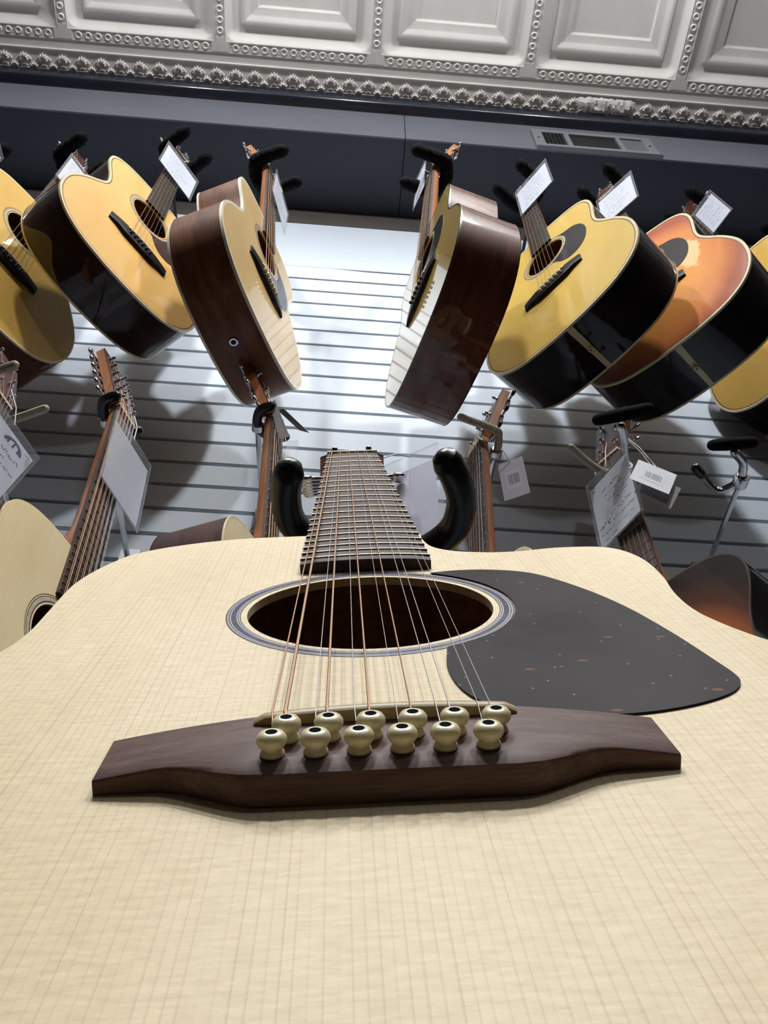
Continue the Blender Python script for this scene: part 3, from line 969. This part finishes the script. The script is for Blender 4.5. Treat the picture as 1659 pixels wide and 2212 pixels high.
# the near 12-string
mg = Matrix(((0.99538364, -0.01488186, -0.09481525), (-0.07689969, 0.46744358, -0.88067186), (0.05742682, 0.88389763, 0.46414129)))
M_NEAR = mg.to_4x4()
M_NEAR.translation = W(16.107, 201.431, 151.248)
arc = [(58.6 * math.cos(math.radians(a)), 136 + 58.6 * math.sin(math.radians(a))) for a in range(-64, 61, 6)]
gpts = [(p.x, p.y) for p in spline([(29.5, 187.2, 0), (41.8, 190, 0), (58, 188.8, 0), (75.7, 179.5, 0), (90.4, 154, 0), (101, 124, 0), (107.8, 89.4, 0), (111.8, 57.5, 0), (112.8, 46.5, 0), (112, 40, 0), (107.6, 33.2, 0), (99.7, 27.6, 0), (88, 22.6, 0), (74.6, 19.6, 0), (62.8, 19.8, 0), (43.6, 24.4, 0), (34.7, 28.8, 0), (28.7, 35, 0), (24.6, 46.4, 0), (23.1, 63, 0), (25.2, 82.2, 0)], 4)]
guard_near = arc + gpts[:]
guitar('pale spruce 12-string cutaway guitar filling the foreground, with a black pickguard', None, M_NEAR, NEAR, (118, 100), 'spruce_satin', 'walnut_satin', None,
       hole=(136, 49.8), bridge=dict(half=73.2, y=0, yt=9.5, ye=-14.2, yb=-24.6, h0=3.8, h1=9.0), brmat='bridge_rosewood', guard=guard_near, guardmat='pickguard_black',
       nstr=12, nutw=46.9, endw=61.8, fe=197.0, near=True, rosette='near')

def tear(hy, hr, s=1.0):
    a0 = [((hr + 10.5) * math.cos(math.radians(a)), hy + (hr + 10.5) * math.sin(math.radians(a))) for a in range(-78, 46, 8)]
    o = [(62, 178), (84, 168), (101, 146), (109, 116), (107, 84), (96, 58), (76, 43), (52, 44), (34, 58), (22, 78)]
    o = [(x * s, hy - 148 + y) for x, y in o]
    sp = [(p.x, p.y) for p in spline([(x, y, 0) for x, y in o], 3)]
    return a0 + sp
def big_guard(hy, hr):
    a0 = [((hr + 10.5) * math.cos(math.radians(a)), hy + (hr + 10.5) * math.sin(math.radians(a))) for a in range(-70, 46, 8)]
    sp = [(p.x, p.y) for p in spline([(60, 182, 0), (88, 165, 0), (104, 130, 0), (114, 80, 0), (118, 40, 0), (104, 24, 0), (70, 24, 0), (42, 30, 0), (30, 52, 0), (24, 80, 0)], 3)]
    return a0 + sp

UP = 'guitars on the upper row of hangers'
LO = 'guitars on the lower row of hangers'
P = {}
P['g0'] = pose(0.95, -0.05, -0.05, (-930, 815, 1760))
P['g1'] = pose(0.945, -0.069, 0.0, (-685, 797, 1738))
P['g2'] = pose(0.878, -0.055, 0.010, (-461, 803, 1878))
P['g3'] = pose(1.164, -0.075, -0.025, (-179, 800, 1720))
P['g4'] = pose(-1.31, -0.052, 0.032, (128, 770, 1668))
P['g5'] = pose(-0.922, -0.054, -0.026, (405, 786, 1790))
P['g6'] = pose(-0.872, -0.043, 0.010, (621, 802, 1793))
P['g7'] = pose(-1.087, 0.0, 0.0, (943, 902, 1938))
P['g8'] = pose(-0.95, -0.02, 0.0, (1175, 880, 1850))
P['L1'] = pose(1.147, -0.093, 0.015, (-489, 771, 599))
P['L2'] = pose(1.147, -0.093, 0.015, (-292, 771, 572))
P['L3'] = pose(1.203, -0.052, -0.017, (-84, 888, 704))
P['L4'] = pose(-1.244, -0.042, 0.017, (197, 909, 698))
P['L5'] = pose(-0.967, -0.06, -0.017, (425, 848, 658))
guitar('guitar at the upper left corner, only its reddish headstock and gold tuners showing', UP, P['g0'], OM, top='spruce_honey', side='mahogany_gloss', tuner='gold')
guitar('golden spruce guitar cut off by the left edge, upper row', UP, P['g1'], DR, (112, 98), 'spruce_honey', 'mahogany_gloss', 'binding_cream', 4, hole=(138, 50), bridge=dict(y=-14), pins='black_plastic')
guitar('golden spruce guitar with near-black glossy sides and a black bridge, upper row', UP, P['g2'], OM, (110, 98), 'spruce_golden', 'rosewood_gloss', 'binding_cream', 5, bridge=dict(half=80, y=-16), pins='black_plastic', fbmat='fretboard_ebony', inlay=True, purf=True, guard=tear(148, 50), guardmat='walnut_satin', nutw=44, endw=57)
guitar('guitar with satin brown mahogany sides, white binding and a chrome end jack', UP, P['g3'], OM, (110, 96), 'spruce_natural', 'mahogany_side', 'binding_white', 6, endpin='chrome', pins='ivoroid', guard=tear(148, 50), brmat='bridge_ebony', necks='mahogany_neck')
guitar('glossy mahogany-sided guitar seen edge-on, its lemon top reflecting the slats', UP, P['g4'], DR, (118, 100), 'spruce_gloss_lemon', 'mahogany_gloss', 'binding_dark', 3, backbind=False, guard=tear(148, 50), pins='black_plastic')
guitar('yellow spruce dreadnought with dark glossy sides and a cream tail wedge', UP, P['g5'], DR, (122, 104), 'spruce_yellow', 'blackwood_gloss', 'binding_cream', 5, wedge='binding_cream', endpin='binding_cream', guard=tear(148, 50), bridge=dict(y=-5), pins='ivoroid', fbmat='fretboard_ebony', inlay=True, purf=True)
guitar('amber orange dreadnought with a pale worn patch beside its pickguard', UP, P['g6'], DR, (122, 104), 'spruce_amber', 'blackwood_gloss', 'binding_cream', 5, wedge='binding_cream', endpin='binding_cream', guard=tear(148, 50), pins='ivoroid', purf=True)
guitar('yellow spruce guitar half cut off by the right edge, behind the orange one', UP, P['g7'], DR, (122, 104), 'spruce_honey', 'blackwood_gloss', 'binding_cream', 5, wedge='binding_cream', purf=True, face='headstock_face')
guitar('guitar past the right edge with just its chrome tuners in view', UP, P['g8'], DR, top='spruce_natural')
guitar('guitar at the left edge, its reddish headstock above the printed price card', LO, P['L1'], OM, top='spruce_natural', side='walnut_satin', tuner='chrome')
guitar('pale 12-string with grey rosette and a blank card over its neck, lower left', LO, P['L2'], OM, (112, 98), 'spruce_pale', 'walnut_satin', None, hole=(136, 50), nstr=12, nutw=48, endw=59, fe=197, rosette='pearl_grey')
guitar('guitar with a dark brown side, its neck just left of the black yoke', LO, P['L3'], DR, (116, 100), 'spruce_pale', 'walnut_satin', 'binding_cream', 3, backbind=False)
guitar('guitar with black tuner buttons, its slim neck just right of the black yoke', LO, P['L4'], DR, top='spruce_natural', button='black_plastic')
guitar('sunburst guitar with black sides, its neck behind the handwritten price card', LO, P['L5'], OM, (114, 98), 'spruce_burst', 'blackwood_gloss', 'binding_dark', 2.5, backbind=False, tuner='chrome')

# ------------------------------------------------------------------ hangers
HG = 'guitar hangers on the slat wall'
def hanger(label, key, style, arm=62, back=34, half=42, lift=14, rod_r=5.0):
    m = P[key]
    R = m.to_3x3()
    xg, yg, zg = R.col[0], R.col[1], R.col[2]
    nut = m @ Vector((0, (645 + lift) * MMS, 0))
    B = nut - zg * back * MMS
    root = thing('guitar_hanger', label, 'hanger', Matrix.Translation(Vector((B.x, WY * MMS, B.z))), HG)
    def lc(p):
        q = (p - Vector((B.x, WY * MMS, B.z))) * 1000
        return (q.x, q.y, q.z)
    hx = Vector((xg.x, xg.y, 0)).normalized(); hz = Vector((zg.x, zg.y, 0)).normalized()
    U = [B + hx * (-half) * MMS + hz * (back + arm) * 0.85 * MMS, B + hx * (-half) * MMS + hz * back * 0.5 * MMS, B + hx * (-half * 0.8) * MMS + hz * 4 * MMS, B - hz * 8 * MMS, B + hx * (half * 0.8) * MMS + hz * 4 * MMS, B + hx * half * MMS + hz * back * 0.5 * MMS, B + hx * half * MMS + hz * (back + arm) * 0.85 * MMS]
    path = [tuple(p) for p in spline([lc(p) for p in U], 5)]
    metal = 'stand_metal' if style == 'foam' else 'chrome'
    if style == 'foam':
        part('yoke', tube(path, 5.5, 8, 'round'), 'stand_metal', root)
        n = len(path)
        for seg in (path[0:12], path[n - 12:], path[11:n - 11]):
            rr = random.Random(len(seg) + int(abs(B.x) * 1000))
            sp = [tuple(p) for p in spline(seg, 4)]
            g = tube(sp, [rr.uniform(15.2, 17.6) for _ in sp], 20, 'round')
            V = [(x + rr.gauss(0, 0.8), y + rr.gauss(0, 0.8), z + rr.gauss(0, 0.8)) for x, y, z in g[0]]
            part('foam_sleeve', (V, g[1]), 'foam_black', root, ang=180)
    elif style == 'beige':
        part('yoke', tube(path, 7.0, 10, 'round'), 'rubber_beige', root)
    elif style == 'chrome':
        part('yoke', tube(path, 7.0, 10, 'round'), 'chrome', root)
        n = len(path)
        part('foam_sleeve', tube(path[n - 9:], 12.5, 12, 'round'), 'foam_black', root)
        part('rubber_tip', tube(path[0:4], 8.5, 10, 'round'), 'rubber_black', root)
    else:
        part('yoke', tube(path, 8.5, 10, 'round'), 'rubber_black', root)
    bpt = lc(B - hz * 8 * MMS)
    part('arm', tube([(bpt[0], bpt[1], bpt[2]), (bpt[0] * 0.4, bpt[1] * 0.45, 0), (0, -4, 0)], rod_r, 10), metal if style != 'foam' else 'stand_metal', root)
    hub = lathe([(0, -8), (9, -8), (11, -5), (11, 6), (8, 8), (0, 8)], 12, 'y')
    part('hub', ([(a + bpt[0], b + bpt[1], c + bpt[2]) for a, b, c in hub[0]], hub[1]), metal, root)
    part('bracket', join(box(-17, 17, -5, -0.3, -38, 30), box(-12, 12, -9, -5, -12, 12)), 'vent_metal', root, smooth=False)
    return root
hanger('black foam hanger of the guitar past the upper left corner', 'g0', 'foam')
hanger('black foam hanger behind the body of the golden dark-sided guitar', 'g1', 'foam')
hanger('black foam hanger holding the golden spruce guitar with dark sides', 'g2', 'foam')
hanger('black foam hanger holding the guitar with satin mahogany sides', 'g3', 'foam')
hanger('black foam hanger holding the glossy mahogany-sided guitar', 'g4', 'foam')
hanger('black foam hanger holding the yellow dreadnought, nearest the air vent', 'g5', 'foam')
hanger('black foam hanger holding the amber orange dreadnought', 'g6', 'foam')
hanger('black foam hanger of the half-hidden yellow guitar at upper right', 'g7', 'foam')
hanger('black foam hanger past the upper right edge', 'g8', 'foam')
hanger('beige rubber hanger prong beside the printed card at the left edge', 'L1', 'beige')
hanger('black rubber hanger under the chrome tuners of the pale 12-string', 'L2', 'black', arm=6, half=34, back=30)
hanger('black rubber hanger of the guitar left of the black yoke', 'L3', 'black', arm=6, half=33, back=30)
hanger('beige rubber hanger of the guitar with black tuner buttons', 'L4', 'beige')
def gate_hanger(label, z, hub, left, rgt, foam, lmat):
    root = thing('guitar_hanger', label, 'hanger', Matrix.Translation(W(hub[0], WY, z)), HG)
    def lc(p, dz=0):
        return (p[0] - hub[0], p[1] - WY, dz)
    part('prong', tube([tuple(p) for p in spline([lc(hub)] + [lc(p) for p in left], 4)], 6.5, 10, 'round'), lmat, root)
    part('prong', tube([tuple(p) for p in spline([lc(hub)] + [lc(p) for p in rgt], 4)], 7.5, 10, 'round'), 'chrome', root)
    fs = [Vector(lc(foam[0])), Vector(lc(foam[1]))]
    part('foam_sleeve', tube([tuple(fs[0].lerp(fs[1], k / 6)) for k in range(7)], [9.5, 10.5, 11, 11, 11, 10.5, 10], 14, 'round'), 'foam_black', root)
    d = (Vector(lc(left[-1])) - Vector(lc(left[-2]))).normalized()
    e = Vector(lc(left[-1]))
    if lmat == 'chrome':
        part('rubber_tip', tube([tuple(e - d * 14), tuple(e + d * 4)], 8.5, 10, 'round'), 'rubber_black', root)
    hb = lathe([(0, -14), (6.5, -14), (8, -12), (12, -12), (13, -9), (13, 8), (9, 12), (0, 12)], 16, 'y')
    part('hub', ([(x, y + hub[1] - WY, c) for x, y, c in hb[0]], hb[1]), 'chrome', root)
    part('arm', tube([lc(hub), (0, -4, 0)], 4.5, 10), 'chrome', root)
    part('bracket', join(box(-17, 17, -5, -0.3, -38, 30), box(-12, 12, -9, -5, -12, 12)), 'vent_metal', root, smooth=False)
    return root
gate_hanger('beige hanger prong and black foam gate around the sunburst guitar neck', 1268, (470, 880), [(440, 888), (404, 868), (372, 842)], [(462, 840), (445, 795)], [(404, 785), (480, 758)], 'rubber_beige')
gate_hanger('empty chrome hanger with black foam, right of the barcode card', 1285, (682, 900), [(655, 921), (633, 912), (600, 881)], [(675, 864), (652, 840)], [(612, 830), (676, 819)], 'chrome')

# ------------------------------------------------------------------ floor stand behind the near guitar
YZ = 596.0
stand = thing('guitar_stand', 'black guitar stand whose padded yoke wraps the near 12-string neck', 'stand', Matrix.Translation(W(26, 520, FZ)))
def sl(x, y, z):
    return (x - 26, y - 520, z - FZ)
yp = spline([sl(-44, 437, YZ), sl(-46, 462, YZ), sl(-40, 489, YZ), sl(-18, 512, YZ), sl(24, 520, YZ), sl(66, 513, YZ), sl(92, 488, YZ), sl(97, 458, YZ), sl(90, 434, YZ), sl(81, 418, YZ)], 5)
part('yoke', tube([tuple(p) for p in yp], 12.5, 16, 'round'), 'rubber_black', stand)
part('post', tube([sl(26, 524, YZ - 6), sl(26, 524, FZ + 330)], 9, 12), 'stand_metal', stand)
part('lower_post', tube([sl(26, 524, FZ + 340), sl(26, 524, FZ + 80)], 12, 12), 'stand_metal', stand)
part('collar', tube([sl(26, 524, FZ + 316), sl(26, 524, FZ + 352)], 16, 12), 'rubber_black', stand)
for a in (90, 210, 330):
    x, y = 26 + 300 * math.cos(math.radians(a)), 524 + 300 * math.sin(math.radians(a))
    lg_ = part('leg', tube([sl(26, 524, FZ + 190), sl(x, y, FZ + 12)], 8, 10), 'stand_metal', stand)
    part('rubber_foot', tube([sl(26 + (x - 26) * 0.93, 524 + (y - 524) * 0.93, FZ + 24), sl(x, y, FZ + 12)], 11.5, 10, 'round'), 'rubber_black', lg_)
for sx in (-1, 1):
    q = [sl(26, 524, FZ + 262), sl(26 + sx * 95, 330, FZ + 272), sl(26 + sx * 105, 190, FZ + 276), sl(26 + sx * 105, 70, FZ + 290), sl(26 + sx * 105, 45, FZ + 330)]
    part('cradle_arm', tube([tuple(p) for p in spline(q, 4)], 8.5, 10, 'round'), 'rubber_black', stand)

# ------------------------------------------------------------------ price tags
def scribble(x0, x1, z, h, seed, r=0.55, wob=1.0):
    rr = random.Random(seed)
    gs = []
    x = x0
    while x < x1:
        wl = rr.uniform(7, 17)
        pts = []
        xx = x
        while xx < min(x + wl, x1):
            pts.append((xx, -0.75, z + rr.uniform(-0.5, 0.5) * h)); xx += rr.uniform(0.9, 2.2)
        if len(pts) > 2:
            V, F = [], []
            for i, p in enumerate(pts):
                V += [(p[0] - r * 0.5, p[1], p[2] - r), (p[0] + r * 0.5, p[1], p[2] + r)]
            F = [(2 * i, 2 * i + 2, 2 * i + 3, 2 * i + 1) for i in range(len(pts) - 1)]
            gs.append((V, F))
        x += wl + rr.uniform(2, 4)
    return join(*gs) if gs else None
TG = 'price cards in clear sleeves'
def price_tag(label, c, yaw, w, h, shear, lines, key=None, seed=1, blank=False, cordto=None, logo=False, cardmat='card_white', margin=0.13):
    R = Matrix.Rotation(yaw, 4, 'Z')
    R.translation = W(*c)
    root = thing('price_tag', label, 'price tag', R, TG)
    def sh(g):
        return ([(x + shear * z, y, z) for x, y, z in g[0]],) + tuple(g[1:])
    hw, hh = w / 2, h / 2
    part('sleeve', sh(join(box(-hw, hw, -0.9, -0.7, -hh, hh))), 'clear_plastic', root, smooth=False)
    e = 1.6
    rim = join(box(-hw, hw, -1.0, 0.6, hh - e, hh), box(-hw, hw, -1.0, 0.6, -hh, -hh + e), box(-hw, -hw + e, -1.0, 0.6, -hh, hh), box(hw - e, hw, -1.0, 0.6, -hh, hh))
    part('sleeve_rim', sh(rim), 'clear_plastic', root, smooth=False)
    ct, cb, cx_ = hh - h * margin, -hh + 5, hw - 6
    card = part('card', sh(box(-cx_, cx_, -0.3, 0.3, cb, ct)), cardmat, root, smooth=False)
    if not blank:
        k = 0
        for (fz, fx0, fx1, fh, r, mt) in lines:
            g = scribble(-cx_ + 2 * cx_ * fx0, -cx_ + 2 * cx_ * fx1, cb + (ct - cb) * fz, fh, seed * 31 + k, r)
            k += 1
            if g:
                part('print_line', sh(([(x, -0.5, z) for x, y, z in g[0]], g[1])), mt, card, smooth=False)
    if logo:
        # arched emblem with three stems, printed in the card's upper half
        gs = []
        zc, rr_ = cb + (ct - cb) * 0.80, w * 0.13
        ox = w * 0.16
        m = 24
        V = []
        for i in range(m + 1):
            a = math.pi * i / m
            for r in (rr_, rr_ * 0.70):
                V.append((ox + r * 1.25 * math.cos(a), -0.5, zc + r * math.sin(a)))
        gs.append((V, [(2 * i, 2 * i + 1, 2 * i + 3, 2 * i + 2) for i in range(m)]))
        for dx in (-0.55, 0, 0.55):
            gs.append(([(ox + rr_ * 1.25 * dx - 2, -0.5, zc), (ox + rr_ * 1.25 * dx + 2, -0.5, zc), (ox + rr_ * 1.25 * dx + 2, -0.5, zc + rr_ * 0.72), (ox + rr_ * 1.25 * dx - 2, -0.5, zc + rr_ * 0.72)], [(0, 1, 2, 3)]))
        part('emblem', sh(join(*gs)), 'ink', card, smooth=False)
    if cordto is not None:
        inv = R.inverted()
        q = inv @ cordto
        q = (q.x * 1000, q.y * 1000, q.z * 1000)
        top = (shear * (hh - 4), -0.2, hh - 4)
        mid = tuple((a + b) / 2 + d for a, b, d in zip(top, q, (3, -4, 0)))
        part('cord', tube([top, mid, q], 0.8, 6), 'cord_white', root)
    return root
def at(key, x, y, z):
    return P[key] @ Vector((x * MMS, y * MMS, z * MMS))
LN = [(0.86, 0.12, 0.62, 4, 0.7, 'ink'), (0.74, 0.18, 0.75, 3.5, 0.6, 'ink_pale'), (0.64, 0.12, 0.8, 3.5, 0.6, 'ink_pale'), (0.54, 0.15, 0.7, 3.5, 0.6, 'ink_pale'), (0.40, 0.2, 0.85, 5, 0.8, 'ink'), (0.28, 0.15, 0.75, 3.5, 0.6, 'ink_pale'), (0.16, 0.15, 0.6, 5, 0.8, 'ink')]
LN2 = [(0.93, 0.06, 0.2, 4, 0.7, 'ink'), (0.88, 0.7, 0.95, 3, 0.5, 'ink_pale'), (0.80, 0.3, 0.75, 7, 0.9, 'ink'), (0.70, 0.3, 0.8, 4, 0.6, 'ink'), (0.60, 0.35, 0.95, 4, 0.6, 'ink_pale'), (0.52, 0.55, 0.95, 5, 0.7, 'ink'), (0.44, 0.3, 0.7, 5, 0.6, 'ink_pale'), (0.36, 0.25, 0.9, 8, 0.8, 'ink_pale'), (0.28, 0.05, 0.35, 11, 1.3, 'ink'), (0.24, 0.4, 0.95, 4, 0.6, 'ink'), (0.16, 0.05, 0.4, 5, 0.8, 'ink'), (0.13, 0.45, 0.95, 3.5, 0.5, 'ink_pale'), (0.06, 0.1, 0.5, 4, 0.6, 'ink')]
price_tag('sleeved card hanging over the neck of the golden dark-sided guitar', (-464, 817, 2373), 0.944, 122, 142, -0.01, LN, seed=2, cordto=at('g2', 25, 690, -4))
price_tag('sleeved card seen nearly edge-on beside the satin mahogany guitar neck', (-194, 821, 2221), 1.298, 114, 127, -0.04, LN, seed=3, cordto=at('g3', 25, 690, -4))
price_tag('sleeved card seen edge-on beside the glossy mahogany-sided guitar neck', (143, 782, 2315), -1.239, 67, 153, 0.15, LN, seed=4, cordto=at('g4', -20, 720, -14))
price_tag('sleeved card on the neck of the yellow dreadnought, below the vent', (430, 775, 2334), -0.98, 114, 160, 0.014, LN, seed=5, cordto=at('g5', 5, 690, -4))
price_tag('sleeved card above the shoulder of the yellow dreadnought', (644, 786, 2328), -0.878, 113, 155, 0.099, LN, seed=6, cordto=at('g6', 0, 700, -6))
price_tag('sleeved card above the shoulder of the amber orange dreadnought', (951, 853, 2482), -1.164, 80, 182, -0.084, LN, seed=7, cordto=at('g7', 20, 690, -4))
price_tag('sleeved card half hidden behind the golden dark-sided guitar body', (-696, 815, 2261), 0.974, 78, 152, -0.018, LN, seed=8, cordto=at('g1', 25, 690, -4))
price_tag('thin sleeved card edge-on at the upper left corner', (-905, 770, 2300), 1.5, 100, 140, 0.0, LN, seed=9, cordto=at('g0', 25, 690, -4))
price_tag('printed card with an arched emblem, cut off by the left edge', (-510, 803, 1116), 1.156, 134, 148, 0.171, [(0.66, 0.1, 0.92, 7, 0.8, 'ink'), (0.54, 0.0, 0.75, 5, 0.8, 'ink'), (0.44, 0.0, 0.95, 6, 0.8, 'ink'), (0.30, 0.05, 0.6, 8, 0.9, 'ink'), (0.2, 0.1, 0.6, 6, 0.8, 'ink'), (0.94, 0.86, 0.97, 5, 0.6, 'ink')], seed=10, logo=True, cordto=at('L1', 10, 700, -6))
price_tag('blank white card in a sleeve over the pale 12-string neck', (-311, 804, 1076), 1.165, 107, 140, -0.125, [], blank=True, seed=11, cordto=at('L2', 20, 690, -4))
price_tag('handwritten card in a sleeve over the sunburst guitar neck', (427, 862, 1164), -1.12, 103, 165, 0.055, LN2, seed=12, cordto=at('L5', 0, 700, -6))
price_tag('plain card in a clear sleeve right of the near 12-string neck', (70, 560, 728), -0.581, 66, 165, -0.02, [], blank=True, seed=13, cordto=M_NEAR @ Vector((0.03, 0.70, -0.012)), cardmat='card_lilac', margin=0.16)

def hang_card(label, c, yaw, tilt, w, h, mat, barcode, cordto, roll=0.0):
    R = Matrix.Translation(W(*c)) @ Matrix.Rotation(yaw, 4, 'Z') @ Matrix.Rotation(tilt, 4, 'X') @ Matrix.Rotation(roll, 4, 'Y')
    root = thing('hang_tag', label, 'hang tag', R)
    part('card', box(-w / 2, w / 2, -0.25, 0.25, -h / 2, h / 2), mat, root, smooth=False)
    if barcode:
        part('sticker', box(-w * 0.3, w * 0.3, -0.45, -0.25, -h * 0.28, h * 0.22), 'card_white', root, smooth=False)
        rr = random.Random(3)
        x = -w * 0.2
        gs = []
        while x < w * 0.2:
            wd = rr.uniform(0.7, 2.0)
            gs.append(box(x, x + wd, -0.6, -0.45, -h * 0.14, h * 0.12)); x += wd + rr.uniform(0.7, 1.8)
        part('barcode', join(*gs), 'ink_pale', root, smooth=False)
    q = R.inverted() @ cordto
    q = Vector((q.x * 1000, q.y * 1000, q.z * 1000))
    part('cord', tube([(0, -0.5, h / 2 - 4), tuple(q * 0.5 + Vector((2, -3, h / 4))), tuple(q)], 0.7, 6), 'cord_white', root)
    return root
hang_card('small lilac barcode card on a white string, right of the black yoke', (293, 930, 1293), -0.5, 0.1, 46, 95, 'card_lilac', True, at('L4', 24, 690, -6))
hang_card('white barcode card on a white string beside the handwritten price card', (470, 800, 1140), 0.1, 0.0, 62, 62, 'card_white', True, at('L5', 30, 700, -8), 0.45)
hang_card('grey paper tag tucked under the white barcode card', (476, 812, 1122), 0.1, 0.05, 58, 62, 'paper_grey', False, at('L5', 30, 700, -8), 0.5)
def strip_tag(label, quad, mat, cordto, th=0.5):
    c = sum((Vector(q) for q in quad), Vector()) / 4
    root = thing('hang_tag', label, 'hang tag', Matrix.Translation(W(*c)))
    n = (Vector(quad[1]) - Vector(quad[0])).cross(Vector(quad[2]) - Vector(quad[1])).normalized() * th
    V = [tuple(Vector(q) - c) for q in quad] + [tuple(Vector(q) - c + n) for q in quad]
    part('card', (V, [(0, 1, 2, 3), (7, 6, 5, 4)] + [(i, (i + 1) % 4, 4 + (i + 1) % 4, 4 + i) for i in range(4)]), mat, root, smooth=False)
    q = (cordto - W(*c)) * 1000
    part('cord', tube([V[0], tuple(q)], 0.7, 6), 'cord_white', root)
strip_tag('narrow grey paper tag hanging down beside the dark-sided guitar neck', [(-136, 862, 1371), (-127, 852, 1371), (-93, 856, 1266), (-110, 868, 1276)], 'paper_grey', at('L3', 20, 690, -4))
strip_tag('narrow grey paper tag swung out toward the bare white slats', [(-123, 866, 1362), (-109, 852, 1344), (-61, 850, 1272), (-80, 870, 1308)], 'paper_grey', at('L3', 24, 690, -4))
strip_tag('empty clear sleeve hanging against the dark-sided lower guitar neck', [(-99, 866, 1268), (-78, 852, 1252), (-69, 852, 1122), (-92, 866, 1140)], 'clear_plastic', at('L3', 22, 690, -4))
